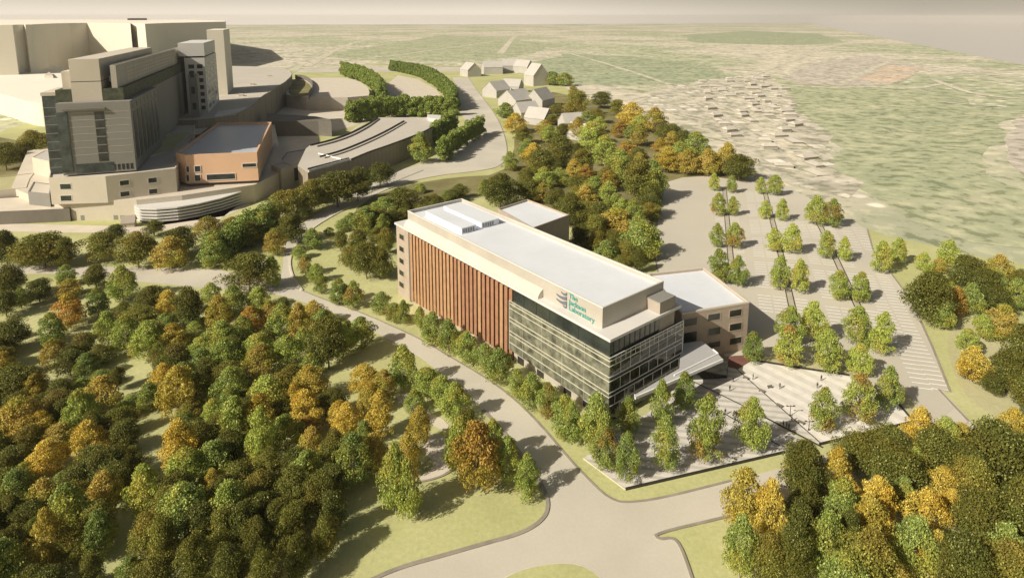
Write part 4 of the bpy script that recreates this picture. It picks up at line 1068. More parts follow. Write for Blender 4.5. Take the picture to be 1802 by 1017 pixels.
def crown(name, kind, seed):
    """unit crown: total tree height 1, width 1 (scaled per tree)"""
    g = np.random.default_rng(seed)
    C_, N_, S_ = [], [], []
    if kind == 'egg':
        z0, nc, per, cr, ls = .08, 105, 105, .125, .0165
    else:
        z0, nc, per, cr, ls = .12, 120, 120, .125, .0135
    for i in range(nc):
        f = g.random()
        if kind == 'egg':
            z = z0 + .06 + (1-z0-.12)*f; h = (z-z0)/(1-z0)
            r = .5*math.sin(min(1, (h+.10)*1.15)**.8*math.pi)**.62 if h < .95 else .12
            r = .54*max(.06, math.sin(math.pi*min(.999, (h+.09)**.80)))**.55
        else:
            h = f; z = z0 + .1 + (1-z0-.2)*h
            r = .48*math.sqrt(max(.02, 1-((h-.34)/.70)**2))*(.66+.5*g.random())
        th = g.random()*2*math.pi
        r *= 1 + (.17*math.sin(2*th+seed) + .13*math.sin(3*th+2*seed+4*z))*(1.0 if kind == 'oak' else .45)
        rr = max(0, r*(.35+.65*g.random()**.5) - cr*.5)
        c = np.array([rr*math.cos(th), rr*math.sin(th), z])
        rad = cr*g.uniform(.5, 1.4)*(1.0 if kind == 'egg' else 1.1)
        m = int(per*(rad/cr)**2)
        d = g.normal(size=(m, 3)); d /= np.linalg.norm(d, axis=1)[:, None]
        d[:, 2] = np.where(g.random(m) < .55, np.abs(d[:, 2]), d[:, 2])
        q = c + d*rad*np.array([1, 1, .62 if kind == 'egg' else .7])*g.uniform(.72, 1.12, (m, 1))
        C_.append(q); out = q - np.array([0, 0, .45]); out /= np.linalg.norm(out, axis=1)[:, None]
        N_.append(d*.6 + out*.5); S_.append(g.uniform(.6, 1.5, m)*ls)
    q = np.concatenate(C_); nr = np.concatenate(N_); s = np.concatenate(S_)
    leaf = np.clip(g.normal(.42, .27, len(q)) , 0, 1)
    ph = g.uniform(0, 6, 3)
    patch = .5 + .22*np.sin(q[:, 2]*6+ph[0]) + .2*np.sin(q[:, 0]*7+ph[1]) + .15*np.sin(q[:, 1]*8+ph[2]) + g.normal(0, .09, len(q))
    me = leafmesh(name, q, nr, s, leaf, patch)
    me.materials.append(LM['g']); return me
CR = {'egg': [crown('crown_egg', 'egg', k) for k in range(6)], 'oak': [crown('crown_oak', 'oak', 20+k) for k in range(6)]}
def trunkmesh(kind, seed):
    g = random.Random(seed); bm = bmesh.new()
    def tube(pts, rad, seg=7):
        rows = []
        for i, p in enumerate(pts):
            d = (pts[min(i+1, len(pts)-1)]-pts[max(0, i-1)]).normalized(); s = d.cross(Vector((1, .3, 0))).normalized(); t = d.cross(s)
            rows.append([bm.verts.new(p + (s*math.cos(a)+t*math.sin(a))*rad[i]) for a in [k*2*math.pi/seg for k in range(seg)]])
        for r, q in zip(rows, rows[1:]):
            for k in range(seg): bm.faces.new((r[k], r[(k+1) % seg], q[(k+1) % seg], q[k]))
        bm.faces.new(list(reversed(rows[0]))); bm.faces.new(rows[-1])
    tube([Vector((0, 0, -.06)), Vector((0, 0, .02)), Vector((.01, 0, .15)), Vector((0, .01, .4)), Vector((.01, 0, .8 if kind == 'egg' else .6))], [.032, .024, .018, .013, .004])
    for k in range(6):
        a = k*2.4+g.random(); z = .16+.09*k; r = g.uniform(.2, .34)
        p = Vector((0, 0, z)); q = Vector((math.cos(a)*r, math.sin(a)*r, z+.13 + .05*g.random()))
        tube([p, p.lerp(q, .5)+Vector((0, 0, .03)), q], [.010, .006, .002], 5)
    me = bpy.data.meshes.new('trunk'); bm.to_mesh(me); bm.free(); me.materials.append(M['barkpale'] if kind == 'egg' else M['bark']); return me
TR = {'egg': [trunkmesh('egg', 1), trunkmesh('egg', 2)], 'oak': [trunkmesh('oak', 3), trunkmesh('oak', 4)]}
CNAME = {'l': 'lime-green', 'g': 'mid-green', 'd': 'dark green', 'o': 'olive-brown', 'b': 'maroon-tinged', 'y': 'yellow', 'a': 'amber', 'r': 'rust-orange', 'm': 'green and rust'}
TREES = []          # (region, col, kind, cx, top, base, width)
def add(region, org, scl, lst):
    for t in lst:
        cx, top, base, w, col = t[:5]
        x, y0, y1, ww = org[0]+cx/scl, org[1]+top/scl, org[1]+base/scl, w/scl
        kind = t[5] if len(t) > 5 else ('oak' if col in 'dob' else 'egg')
        TREES.append([region, col, kind, x, y0, y1, ww])
Z6 = ((1100, 280), 2.312)
add('in the far car park', *Z6, [
 (360, 55, 130, 45, 'l'), (432, 62, 140, 42, 'l'), (550, 70, 143, 45, 'l'), (608, 57, 150, 60, 'l'), (378, 130, 230, 62, 'm'), (436, 150, 232, 50, 'l'),
 (570, 165, 245, 52, 'l'), (637, 160, 252, 58, 'l'), (775, 145, 270, 80, 'l'), (842, 155, 278, 78, 'm')])
add('in the middle car park', *Z6, [
 (372, 260, 360, 52, 'l'), (443, 258, 365, 65, 'm'), (600, 278, 378, 60, 'l'), (676, 255, 385, 75, 'l'), (815, 292, 405, 65, 'l'), (890, 315, 415, 62, 'l'),
 (1040, 325, 465, 78, 'l'), (1108, 315, 428, 62, 'l'), (375, 360, 505, 88, 'g'), (455, 390, 520, 70, 'g')])
add('in the near car park', *Z6, [
 (628, 395, 535, 76, 'l'), (706, 405, 545, 82, 'l'), (866, 445, 570, 78, 'l'), (953, 452, 582, 72, 'l'),
 (518, 705, 825, 78, 'g'), (668, 600, 750, 100, 'l'), (662, 680, 840, 112, 'm'), (758, 575, 745, 98, 'l'), (818, 685, 862, 118, 'l'),
 (940, 605, 760, 105, 'l'), (1045, 618, 795, 100, 'l'), (950, 750, 880, 88, 'l')])
Z7 = ((1000, 580), 2.8156)
add('on the plaza', *Z7, [
 (575, 215, 400, 105, 'g'), (460, 265, 475, 122, 'g'), (685, 350, 655, 175, 'm'), (902, 345, 605, 145, 'l'), (480, 465, 700, 132, 'g'),
 (140, 350, 600, 150, 'g'), (295, 340, 530, 105, 'g'), (180, 505, 690, 125, 'm'), (290, 525, 755, 125, 'g'), (1262, 292, 495, 128, 'm'), (1432, 215, 455, 145, 'm'), (1578, 190, 400, 122, 'g'),
 (15, 375, 570, 105, 'g')])
B7 = ((1560, 400), 3.178)
add('in the grove beside the car park', *B7, [
 (345, 62, 220, 110, 'l'), (205, 138, 250, 80, 'l'), (230, 180, 530, 250, 'd'), (450, 105, 350, 200, 'd'), (620, 150, 310, 140, 'a'), (745, 205, 350, 120, 'd'),
 (720, 290, 460, 120, 'g'), (600, 290, 470, 180, 'd'), (465, 305, 490, 120, 'g'), (380, 330, 490, 108, 'r'), (315, 400, 570, 110, 'g'), (535, 480, 625, 110, 'l'),
 (640, 420, 630, 155, 'a'), (450, 565, 700, 100, 'l'), (475, 655, 865, 152, 'y'), (700, 640, 900, 230, 'd'), (800, 480, 860, 230, 'd'), (590, 800, 930, 150, 'd'), (770, 800, 1000, 200, 'd'), (560, 200, 420, 150, 'd'), (290, 175, 260, 70, 'a')])
GG = ((400, 340), 3.911)
add('on the bank by the road bend', *GG, [
 (590, 235, 380, 150, 'g'), (500, 350, 450, 110, 'g'), (540, 420, 565, 105, 'm'), (618, 475, 610, 105, 'l'), (645, 550, 690, 95, 'g'), (700, 240, 290, 70, 'g'), (800, 180, 260, 110, 'g'), (850, 150, 190, 70, 'g')])
add('in the shrub row along the laboratory', *GG, [
 (770, 585, 760, 105, 'g'), (870, 610, 790, 105, 'm'), (1068, 680, 830, 100, 'g'), (1150, 750, 890, 95, 'm'), (1215, 740, 905, 80, 'g'), (1330, 775, 930, 85, 'm')])
PP = ((0, 0), 1.0)
add('in the shrub row along the laboratory', *PP, [
 (762, 550, 606, 32, 'g'), (790, 562, 622, 34, 'g'), (822, 585, 640, 36, 'g'), (853, 605, 654, 36, 'g'), (878, 617, 676, 34, 'g'), (908, 652, 700, 32, 'g'), (935, 660, 715, 36, 'g'), (963, 679, 738, 34, 'm'), (993, 700, 770, 40, 'g')])
# left woodland
W1 = ((0, 430), 4.842)
RW = 'in the upper left woodland'
add(RW, *W1, [
 (820, 130, 365, 200, 'd'), (570, 180, 350, 130, 'g'), (1050, 215, 480, 190, 'l', 'egg'), (340, 260, 490, 250, 'd'), (185, 370, 545, 110, 'g'), (600, 310, 450, 150, 'a'),
 (840, 370, 610, 150, 'g'), (600, 430, 710, 190, 'r'), (450, 590, 860, 175, 'g'), (130, 560, 900, 300, 'd'), (470, 820, 1030, 145, 'a'), (720, 700, 960, 230, 'b'),
 (930, 590, 870, 140, 'l'), (1085, 630, 910, 160, 'l'), (1280, 680, 960, 220, 'l'), (1300, 310, 580, 250, 'd'), (1200, 500, 700, 280, 'o'), (1415, 600, 730, 120, 'l'), (1060, 470, 640, 200, 'b'), (860, 830, 1010, 220, 'd'), (90, 100, 480, 260, 'd'), (60, 350, 620, 220, 'd')])
W2 = ((290, 480), 4.842)
add('in woodland below the junction', *W2, [
 (205, 40, 450, 290, 'd'), (400, 100, 280, 140, 'l'), (590, 125, 350, 190, 'g'), (800, 150, 320, 170, 'l'), (470, 240, 510, 165, 'a'), (740, 300, 490, 180, 'r'), (900, 250, 440, 130, 'a'),
 (1010, 290, 570, 190, 'g'), (240, 300, 460, 130, 'g'), (260, 440, 580, 140, 'l'), (40, 370, 520, 120, 'g'), (310, 560, 710, 140, 'l'), (1150, 310, 580, 150, 'a'), (1170, 295, 400, 90, 'l'),
 (1400, 320, 820, 330, 'd'), (1300, 450, 670, 170, 'y'), (1050, 560, 820, 165, 'l'), (820, 640, 900, 185, 'a'), (1250, 700, 890, 150, 'g'), (560, 490, 740, 290, 'b'), (860, 450, 660, 200, 'o'), (100, 560, 880, 270, 'b'), (550, 720, 960, 300, 'o'), (350, 700, 940, 240, 'd'), (1080, 760, 1000, 240, 'o')])
W3 = ((0, 620), 4.842)
add('in the left edge woodland', *W3, [
 (745, 20, 220, 165, 'g'), (870, 155, 290, 150, 'g'), (700, 225, 350, 110, 'g'), (880, 240, 490, 225, 'a'), (1280, 280, 490, 165, 'g'), (1110, 380, 520, 145, 'g'), (310, 215, 400, 165, 'y'),
 (200, 420, 750, 250, 'a'), (360, 515, 750, 190, 'y'), (520, 640, 820, 210, 'a'), (420, 780, 1030, 230, 'y'), (215, 945, 1110, 140, 'g'), (150, 60, 400, 360, 'd'), (580, 350, 640, 280, 'd'),
 (800, 480, 800, 260, 'd'), (1080, 520, 860, 280, 'd'), (820, 750, 1090, 300, 'd'), (1120, 780, 1080, 260, 'd'), (110, 760, 1060, 290, 'd'), (1010, 80, 320, 150, 'd')])
W4 = ((290, 640), 4.842)
add('in the central left woodland', *W4, [
 (130, 80, 440, 250, 'y'), (230, 320, 470, 145, 'a'), (170, 420, 560, 130, 'g'), (150, 560, 950, 230, 'y'), (570, 220, 480, 160, 'g'), (820, 310, 620, 230, 'y'), (840, 450, 890, 180, 'l'), (1030, 490, 750, 210, 'l'),
 (1110, 200, 430, 130, 'y'), (1205, 280, 540, 210, 'y'), (1210, 480, 650, 185, 'r'), (1260, 610, 890, 175, 'a'), (420, 325, 500, 120, 'l'), (560, 560, 860, 300, 'd'), (420, 940, 1120, 130, 'y'), (1480, 350, 520, 120, 'y'),
 (480, 380, 660, 250, 'd'), (900, 700, 980, 260, 'o'), (1450, 560, 900, 260, 'o'), (700, 180, 420, 220, 'd'), (340, 600, 900, 220, 'o')])
W5 = ((0, 810), 4.913)
add('in the bottom left woodland', *W5, [
 (530, 118, 230, 120, 'g'), (400, 205, 480, 210, 'a'), (920, 160, 450, 220, 'a'), (650, 140, 460, 270, 'o'), (1270, 118, 470, 210, 'l'), (450, 520, 960, 195, 'y'), (620, 540, 920, 250, 'o'), (870, 480, 830, 220, 'g'),
 (1130, 880, 1080, 190, 'g'), (120, 260, 640, 280, 'd'), (100, 560, 980, 280, 'd'), (330, 450, 800, 200, 'b'), (800, 800, 1120, 260, 'd'), (300, 880, 1200, 260, 'd')])
add('in the bottom left woodland', *W4, [(520, 900, 1290, 300, 'd'), (820, 880, 1250, 300, 'o'), (1120, 860, 1290, 320, 'o'), (60, 1000, 1420, 300, 'o'), (330, 1150, 1600, 320, 'd'), (680, 1150, 1640, 330, 'd'), (-120, 1280, 1700, 300, 'o'), (1000, 1130, 1520, 280, 'd'), (1330, 900, 1330, 260, 'o')])
W6 = ((500, 600), 4.842)
add('on the roadside by the laboratory street', *W6, [
 (1020, 60, 400, 240, 'g'), (1220, 225, 460, 240, 'l'), (1350, 300, 560, 240, 'l'), (1460, 370, 680, 230, 'l'), (1110, 430, 600, 165, 'l')])
add('around the small looping path', *W6, [
 (690, 210, 440, 235, 'y'), (855, 260, 500, 200, 'a'), (740, 370, 620, 190, 'y'), (830, 450, 825, 225, 'y'), (540, 540, 800, 240, 'y'), (680, 690, 880, 155, 'g'), (760, 820, 1120, 220, 'a'), (1160, 580, 910, 180, 'y'), (1060, 830, 1130, 230, 'y'), (420, 380, 640, 260, 'd'), (1560, 560, 860, 200, 'd')])
B2 = ((560, 600), 2.438)
add('around the small looping path', *B2, [
 (610, 350, 570, 105, 'l'), (678, 368, 635, 185, 'r'), (752, 350, 520, 90, 'l'), (897, 498, 675, 98, 'l'), (335, 470, 745, 120, 'l'), (385, 545, 760, 120, 'm'), (815, 430, 600, 110, 'g'), (575, 370, 560, 90, 'd')])
C8 = ((1100, 700), 2.567)
add('in the lower right grove', *C8, [
 (540, 355, 600, 185, 'y'), (645, 410, 690, 145, 'y'), (800, 172, 450, 200, 'd'), (790, 258, 400, 170, 'y'), (945, 235, 440, 110, 'y'), (990, 350, 460, 125, 'y'), (805, 365, 580, 195, 'd'), (965, 390, 610, 145, 'g'),
 (1125, 370, 600, 158, 'y'), (1250, 370, 520, 115, 'g'), (1350, 425, 630, 165, 'y'), (1425, 320, 470, 140, 'y'), (1465, 420, 540, 90, 'y'), (515, 580, 815, 145, 'g'), (640, 600, 850, 150, 'o'), (895, 545, 815, 155, 'l'),
 (1080, 600, 900, 240, 'o'), (1395, 610, 815, 145, 'y'), (1480, 620, 740, 90, 'l'), (1220, 760, 880, 150, 'a'), (1190, 165, 430, 220, 'd'), (1390, 110, 350, 210, 'd'), (1515, 115, 215, 100, 'y'), (1650, 65, 420, 300, 'd'),
 (1310, 220, 340, 105, 'l'), (1600, 400, 700, 260, 'd'), (1800, 300, 700, 260, 'd'), (1790, 385, 540, 90, 'y'), (1500, 560, 950, 240, 'd'), (1720, 600, 940, 250, 'o'), (1000, 480, 760, 130, 'd'), (740, 560, 860, 160, 'd'), (1300, 560, 800, 170, 'g'), (1560, 240, 520, 190, 'o')])
add('in the bottom left woodland', *PP, [(290, 905, 1008, 60, 'o'), (345, 935, 1040, 62, 'd'), (398, 885, 985, 60, 'o'), (408, 955, 1060, 64, 'd'), (455, 905, 1000, 62, 'd'), (470, 968, 1075, 64, 'o'), (520, 885, 975, 58, 'o'), (528, 935, 1025, 58, 'd'), (585, 860, 945, 54, 'd'), (575, 905, 985, 50, 'o')])
# wood behind the laboratory
Z3 = ((850, 60), 2.992)
add('in the wood behind the laboratory', *Z3, [
 (365, 205, 270, 70, 'l'), (430, 212, 275, 70, 'l'), (500, 268, 430, 120, 'o'), (620, 288, 390, 130, 'd'), (705, 325, 430, 100, 'o'), (465, 348, 425, 60, 'a'), (600, 370, 470, 110, 'o'), (785, 372, 490, 105, 'y'), (902, 405, 520, 105, 'a'),
 (720, 462, 545, 80, 'r'), (820, 478, 590, 85, 'a'), (992, 452, 580, 130, 'd'), (1120, 508, 660, 105, 'g'), (930, 545, 620, 60, 'r'), (1060, 480, 620, 100, 'd'), (1195, 578, 730, 105, 'o'), (1280, 590, 740, 90, 'y'), (1345, 600, 775, 170, 'd'), (1180, 612, 750, 90, 'a'), (970, 600, 730, 105, 'y'), (1072, 610, 740, 95, 'a')])
add('in the wood close behind the annex', *Z3, [
 (760, 558, 660, 85, 'r'), (820, 600, 880, 230, 'o'), (720, 620, 780, 110, 'l'), (480, 670, 770, 80, 'y'), (545, 690, 780, 60, 'r'), (400, 700, 800, 80, 'g'), (660, 728, 830, 80, 'r'), (540, 808, 910, 100, 'a'), (660, 785, 910, 85, 'l'),
 (310, 795, 890, 80, 'a'), (90, 700, 920, 220, 'd'), (265, 590, 700, 90, 'y'), (210, 460, 580, 120, 'o'), (700, 930, 1060, 140, 'a'), (790, 880, 1030, 80, 'l'), (120, 388, 440, 95, 'g'), (170, 430, 520, 90, 'y'), (300, 560, 760, 170, 'd'), (400, 500, 690, 170, 'o'), (560, 480, 640, 110, 'l'), (640, 540, 700, 100, 'l'), (520, 560, 760, 140, 'o'), (600, 840, 1040, 180, 'd'), (450, 820, 1010, 170, 'd'), (230, 720, 880, 160, 'd'), (890, 680, 880, 130, 'g')])
Z4 = ((660, 320), 3.391)
Z2 = ((400, 60), 2.825)
add('between the curving road and laboratory', *Z2, [
 (870, 750, 890, 190, 'd'), (690, 860, 1000, 130, 'g'), (780, 810, 920, 120, 'g'), (960, 740, 790, 60, 'g'), (1040, 780, 900, 90, 'd'), (600, 905, 950, 60, 'g')])
add('beside the laboratory end wall', *GG, [
 (1040, 80, 260, 200, 'd'), (950, 90, 290, 150, 'o'), (780, 230, 400, 120, 'd'), (900, 210, 420, 160, 'b'), (960, 290, 590, 200, 'd'), (1060, 330, 590, 180, 'd'), (850, 340, 530, 150, 'o'), (1090, 190, 420, 140, 'o')])
add('on the slope below the garage roof', *Z2, [
 (420, 700, 890, 190, 'o'), (550, 650, 860, 210, 'd'), (650, 620, 830, 130, 'd'), (760, 608, 760, 125, 'd'), (690, 690, 775, 80, 'g'), (300, 740, 920, 170, 'o'), (180, 870, 1020, 140, 'g'), (120, 900, 1060, 110, 'o'), (320, 860, 1040, 150, 'd')])
add('on the slope below the garage roof', *PP, [(740, 233, 287, 37, 'g')])
Z8 = ((0, 380), 2.906)
add('in the belt below the plateau', *Z8, [
 (230, 45, 265, 260, 'o'), (530, 40, 235, 190, 'o'), (710, 40, 265, 180, 'o'), (880, 100, 270, 158, 'a'), (930, 15, 200, 180, 'd'), (1065, 20, 100, 130, 'a'), (1100, 85, 260, 130, 'g'), (1280, 150, 390, 220, 'o'), (1410, 58, 200, 110, 'a'), (1395, 200, 365, 90, 'l'), (1300, -20, 120, 150, 'o'), (40, 20, 260, 160, 'd'), (340, 80, 260, 110, 'o')])
add('beside the grey tower, far left', *PP, [(60, 215, 285, 52, 'o'), (40, 240, 290, 50, 'd'), (12, 238, 300, 46, 'd'), (78, 225, 280, 40, 'o')])
add('in the wood close behind the annex', *PP, [(1022, 385, 440, 40, 'd'), (1052, 398, 455, 42, 'o'), (1082, 392, 452, 40, 'd'), (1104, 415, 468, 38, 'o'), (1124, 428, 480, 34, 'd'), (1066, 425, 474, 36, 'g'), (1092, 440, 488, 32, 'o'), (1030, 420, 455, 30, 'd')])
# darker infill where the woods close up
CLEAR = [(40, 545), (58, 540), (62, 560), (75, 575), (60, 620), (45, 625), (205, 630), (225, 640), (245, 645), (215, 652), (240, 665), (225, 680), (205, 620), (270, 745), (283, 765), (280, 800), (265, 820), (225, 930), (232, 960), (228, 985), (480, 600), (590, 655), (575, 665), (610, 650), (1570, 965), (1590, 975), (1600, 990), (700, 880), (800, 880), (740, 830), (770, 800), (860, 640), (600, 900), (700, 700), (760, 725)]
BR = 'lgyarm'
pts_w = []
for t in TREES:
    g = GT(t[3], t[5]); pts_w.append((g.x, g.y))
def inpoly(x, y, poly):
    c = False; n = len(poly); j = n-1
    for i in range(n):
        xi, yi = poly[i]; xj, yj = poly[j]
        if (yi > y) != (yj > y) and x < (xj-xi)*(y-yi)/(yj-yi)+xi: c = not c
        j = i
    return c
def fill(region, poly, cols, hrange, gap, tries, cap):
    xs = [p[0] for p in poly]; ys = [p[1] for p in poly]; made = 0
    for _ in range(tries):
        if made >= cap: break
        x = R.uniform(min(xs), max(xs)); y = R.uniform(min(ys), max(ys))
        if not inpoly(x, y, poly): continue
        g = GT(x, y)
        if any((g.x-a)**2 + (g.y-b)**2 < gap*gap for a, b in pts_w): continue
        s = pxm(g); h = R.uniform(*hrange); w = h*R.uniform(.85, 1.1)
        top = y-h*s; cy = (y+top)/2
        bad = False
        for cxp, cyp in CLEAR:
            if ((cxp-x)/(w*s*.55))**2 + ((cyp-cy)/(h*s*.58))**2 < 1: bad = True; break
        if not bad:
            for t in TREES:
                if t[1] in BR and t[5] < y + 4:
                    my = t[4] + (t[5]-t[4])*.42
                    if ((t[3]-x)/(w*s*.52))**2 + ((my-cy)/(h*s*.55))**2 < 1: bad = True; break
        if bad: continue
        col = R.choice(cols); TREES.append([region, col, 'oak' if col in 'dob' else 'egg', x, top, y, w*s*(1 if col in 'dob' else .8)]); pts_w.append((g.x, g.y)); made += 1
fill('in the left edge woodland', [(-60, 560), (60, 640), (200, 640), (260, 700), (250, 800), (200, 830), (-60, 840)], 'ddobgly', (8, 11), 5.5, 5000, 26)
fill('in the bottom left woodland', [(-60, 840), (200, 830), (215, 900), (230, 1000), (300, 1060), (-60, 1080)], 'ddogg', (8, 11), 5.0, 5000, 20)
fill('in the central left woodland', [(290, 700), (560, 700), (660, 760), (680, 830), (560, 920), (400, 980), (300, 960), (290, 830)], 'ddoggly', (8, 11), 5.2, 5000, 22)
fill('in woodland below the junction', [(240, 560), (450, 540), (640, 600), (660, 680), (560, 700), (290, 700)], 'dobdgly', (8, 11), 5.5, 5000, 20)
fill('in the wood behind the laboratory', [(990, 160), (1090, 205), (1200, 255), (1280, 300), (1160, 320), (1100, 330), (960, 260), (940, 215)], 'ododgla', (14, 19), 9.5, 5000, 24)
fill('in the wood close behind the annex', [(905, 250), (1100, 330), (1150, 345), (1140, 450), (1110, 470), (1010, 400), (960, 355), (830, 345), (890, 305)], 'ddoogll', (13, 17), 7.0, 6000, 26)
fill('in the lower right grove', [(1560, 800), (1850, 760), (1850, 1080), (1420, 1080), (1290, 1000), (1400, 900)], 'ddogly', (8.5, 11.5), 5.5, 5000, 18)
fill('in the grove beside the car park', [(1640, 500), (1850, 470), (1850, 640), (1760, 640)], 'dg', (8, 10), 7, 2000, 5)
fill('on the slope below the garage roof', [(440, 400), (500, 360), (680, 300), (600, 350), (510, 400), (480, 430)], 'do', (8, 11), 7, 2000, 8)
fill('in the belt below the plateau', [(-20, 470), (330, 470), (450, 470), (470, 420), (390, 400), (0, 430)], 'od', (9, 12), 9, 2000, 6)
fill('between the curving road and laboratory', [(640, 400), (800, 350), (870, 345), (700, 400), (660, 440)], 'odg', (10, 13), 6.0, 4000, 16)

ORD = ['first', 'second', 'third', 'fourth', 'fifth', 'sixth', 'seventh', 'eighth', 'ninth', 'tenth', 'eleventh', 'twelfth', 'thirteenth', 'fourteenth', 'fifteenth', 'sixteenth', 'seventeenth', 'eighteenth', 'nineteenth', 'twentieth']
SH = {'egg': 'oval tree', 'oak': 'broad tree'}
bucket = {}
for t in TREES: bucket.setdefault((t[0], t[1], t[2]), []).append(t)
LAB = {}
def lab_list(ts, nmx, reg, where):
    ts.sort(key=lambda t: t[3]); w_ = f', {where}' if where else ''
    for i, t in enumerate(ts):
        if len(ts) == 1: s = f'{nmx} {reg}{w_}, the only one' if where else f'only {nmx} {reg}'
        elif i == 0: s = f'leftmost {nmx} {reg}{w_}'
        elif i == len(ts)-1: s = f'rightmost {nmx} {reg}{w_}'
        else: s = f'{nmx} {reg}{w_}, {ORD[i]} from left'
        LAB[id(t)] = s
for key, ts in bucket.items():
    reg, col, kind = key; nmx = f'{CNAME[col]} {SH[kind]}'
    if len(ts) <= 8: lab_list(ts, nmx, reg, '')
    else:
        ts.sort(key=lambda t: t[5]); n = len(ts); k = 2 if n <= 16 else 3
        names = ['far half', 'near half'] if k == 2 else ['far third', 'middle', 'near third']
        for q in range(k): lab_list(ts[n*q//k:n*(q+1)//k], nmx, reg, names[q])
proto = {}
def place(t):
    reg, col, kind, x, top, base, w = t
    g = GT(x, base); s = pxm(g)
    h = (base-top)/s*1.0; wd = w/s
    # a tall crown seen from above shows part of its depth as height
    d = math.hypot(g.x, g.y); el = math.atan2(H, d)
    h = max(h/ math.cos(el)*.90, wd*.75)
    if kind == 'oak': h *= .88
    if 'shrub row' in reg: wd *= 1.22
    if kind == 'egg': wd *= 1.14 if 'wood' in reg else 1.03; h *= 1.05
    if kind == 'egg' and 'wood' in reg: wd *= 1.10; h *= 1.06
    if col in 'lya' and 'wood' in reg: wd *= 1.06; h *= 1.08
    k = R.randrange(6)
    root = thing('oval_tree' if kind == 'egg' else 'broad_tree', LAB[id(t)], 'tree', (g.x, g.y, g.z), R.uniform(0, 6.28), ('oval trees ' if kind == 'egg' else 'broad trees ') + reg)
    root.scale = (wd, wd*R.uniform(.84, 1.14), h*R.uniform(.96, 1.05))
    key = (kind, k, col)
    if key not in proto:
        c = bpy.data.objects.new('crown', CR[kind][k]); C.objects.link(c)
        c.material_slots[0].link = 'OBJECT'; c.material_slots[0].material = LM[col]; c.parent = root
        tr = bpy.data.objects.new('trunk', TR[kind][k % 2]); C.objects.link(tr); tr.parent = root
        proto[key] = (c, tr)
    else:
        for src in proto[key]:
            o = src.copy(); C.objects.link(o); o.parent = root
TREES.sort(key=lambda t: 0)
for t in TREES: place(t)
print('TREES', len(TREES))
# hedges and tree rows that grow into one another
def hedge(label, px, hpx, wm, col, dens=26, name='hedge', sz=.42):
    base = [GT(*p) for p in smoothpx(px, False, 1)]
    seg = densify([(p.x, p.y) for p in base], 2.4, False)
    n = len(seg); q = []; nr = []
    for i, (x, y) in enumerate(seg):
        f = i/(n-1); h = (hpx[0]*(1-f)+hpx[1]*f)/pxm(Vector((x, y, T(x, y))))*1.1
        z0 = T(x, y); bul = 1 + .20*math.sin(i*.85+.5) + .10*math.sin(i*2.1)
        for c in range(9):
            a = rng.uniform(0, 2*math.pi); lev = rng.uniform(.12, .80)
            rr = wm*.5*(1-lev**3)**.5*rng.uniform(.3, .8)*bul; rad = rng.uniform(.16, .30)*min(wm, h)
            cx = np.array([x+rr*math.cos(a), y+rr*math.sin(a), z0 + h*lev*(.9+.1*bul)])
            m = int(dens*rad*rad/9); d = rng.normal(size=(m, 3)); d /= np.linalg.norm(d, axis=1)[:, None]
            q.append(cx + d*rad*rng.uniform(.75, 1.1, (m, 1))); nr.append(d + np.array([0, 0, .4]))
    q = np.concatenate(q); nr = np.concatenate(nr)
    me = leafmesh(name, q, nr, rng.uniform(.6, 1.4, len(q))*sz, np.clip(rng.normal(.42, .25, len(q)), 0, 1), np.zeros(len(q)))
    me.materials.append(LM[col]); o = bpy.data.objects.new(name, me); C.objects.link(o)
    tag(o, label, 'hedge', 'clipped tree rows by the garage')
hedge('curving green tree row left of the upper drive, farthest to the left', [(604, 133), (627, 141), (649, 150), (665, 165), (673, 186)], (25, 38), 13, 'h', 240, sz=.7)
hedge('curving green tree row along the right side of the upper loop', [(688, 125), (712, 129), (740, 136), (768, 152), (790, 172), (801, 196)], (19, 36), 12, 'h', 240, sz=.7)
hedge('straight thick green tree row across the foot of the upper loop', [(618, 216), (655, 211), (700, 206), (760, 205), (799, 204)], (44, 34), 14, 'h', 240, sz=.7)
hedge('green tree row between the garage roof and shaded drive, upper one', [(800, 228), (784, 240), (762, 256)], (38, 42), 10, 'h', 200, sz=.55)
hedge('longer green tree row in the middle of the upper turning area', [(848, 236), (826, 250), (800, 268), (776, 288)], (36, 44), 9, 'h', 200, sz=.55)
hedge('dense green tree row climbing away beside the left road fork', [(372, 466), (402, 449), (432, 428), (462, 402)], (50, 46), 13, 'h', 160, sz=.5)
from collections import Counter
print('COUNT', Counter(t[2] for t in TREES), Counter(t[0] for t in TREES))

# ------------------------------------------------------------------ light, sky, camera
cam = bpy.data.objects.new('camera', bpy.data.cameras.new('camera')); C.objects.link(cam)
cam.location = (0, 0, H); cam.rotation_euler = (math.radians(90-8.9), 0, 0)
cam.data.sensor_width = 36; cam.data.sensor_fit = 'HORIZONTAL'; cam.data.lens = F/1802*36
cam.data.shift_x = 0.0; cam.data.shift_y = -(508.5-PY)/1802
cam.data.clip_start = 1; cam.data.clip_end = 60000
sc.camera = cam
EL = math.radians(36); az = Vector((-.82, -.572)).normalized()
sd = bpy.data.lights.new('sun', 'SUN'); so = bpy.data.objects.new('sun', sd); C.objects.link(so)
sd.energy = 5.0; sd.angle = math.radians(.5); sd.color = (1, .915, .775)
tosun = Vector((az.x*math.cos(EL), az.y*math.cos(EL), math.sin(EL)))
so.rotation_euler = tosun.to_track_quat('Z', 'Y').to_euler(); so.location = (-300, -200, 400)
w = bpy.data.worlds.new('World'); sc.world = w; w.use_nodes = True; nt = w.node_tree
bg = nt.nodes['Background']; bg.inputs[1].default_value = .07
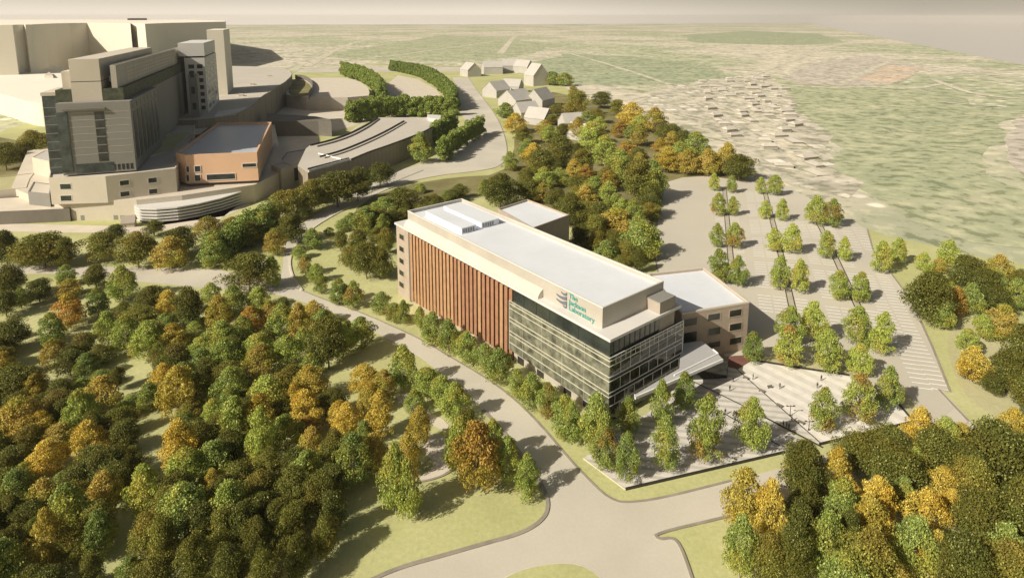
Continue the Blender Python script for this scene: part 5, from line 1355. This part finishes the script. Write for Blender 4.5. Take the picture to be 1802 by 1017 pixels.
sky = nt.nodes.new('ShaderNodeTexSky'); sky.sky_type = 'NISHITA'; sky.sun_disc = False
sky.sun_elevation = EL; sky.sun_rotation = math.atan2(tosun.x, tosun.y)
sky.altitude = 100; sky.air_density = 1.0; sky.dust_density = 3.0
c = mixn(nt, sky.outputs[0], (1.0, .83, .62), 1.0, 'MULTIPLY')
# warm haze band that fills the sky towards and below the horizon
tc = nt.nodes.new('ShaderNodeTexCoord'); sx = nt.nodes.new('ShaderNodeSeparateXYZ'); nt.links.new(tc.outputs['Generated'], sx.inputs[0])
f = ramp(nt, sx.outputs['Z'], [(0.0, (1, 1, 1)), (.07, (0, 0, 0))])
side = nt.nodes.new('ShaderNodeMapRange'); nt.links.new(sx.outputs['X'], side.inputs[0])
side.inputs[1].default_value = .0; side.inputs[2].default_value = .55
hz = mixn(nt, (13.0, 11.6, 9.5), (7.9, 6.95, 5.6), side.outputs[0])
c = mixn(nt, c, hz, f)
nt.links.new(c, bg.inputs[0])
sc.view_settings.view_transform = 'Standard'; sc.view_settings.look = 'None'
sc.view_settings.exposure = 0.16; sc.view_settings.gamma = 1.0
sc.cycles.max_bounces = 6; sc.cycles.transparent_max_bounces = 8
sc.cycles.use_denoising = True
# ------------------------------------------------------------------ air
hm = bpy.data.materials.new('haze_air'); hm.use_nodes = True; hn = hm.node_tree; hn.nodes.clear()
ho = hn.nodes.new('ShaderNodeOutputMaterial'); hv = hn.nodes.new('ShaderNodeVolumePrincipled')
hv.inputs['Color'].default_value = (.96, .92, .86, 1); hv.inputs['Density'].default_value = .00005; hv.inputs['Anisotropy'].default_value = .2
hn.links.new(hv.outputs[0], ho.inputs['Volume'])
hb = bmesh.new(); prism(hb, [(-16000, -1500), (16000, -1500), (16000, 16000), (-16000, 16000)], -20, 130, True, True)
hme = bpy.data.meshes.new('haze'); hb.to_mesh(hme); hb.free(); hme.materials.append(hm)
hob = bpy.data.objects.new('haze', hme); C.objects.link(hob); tag(hob, kind='stuff')
sc.cycles.volume_bounces = 0
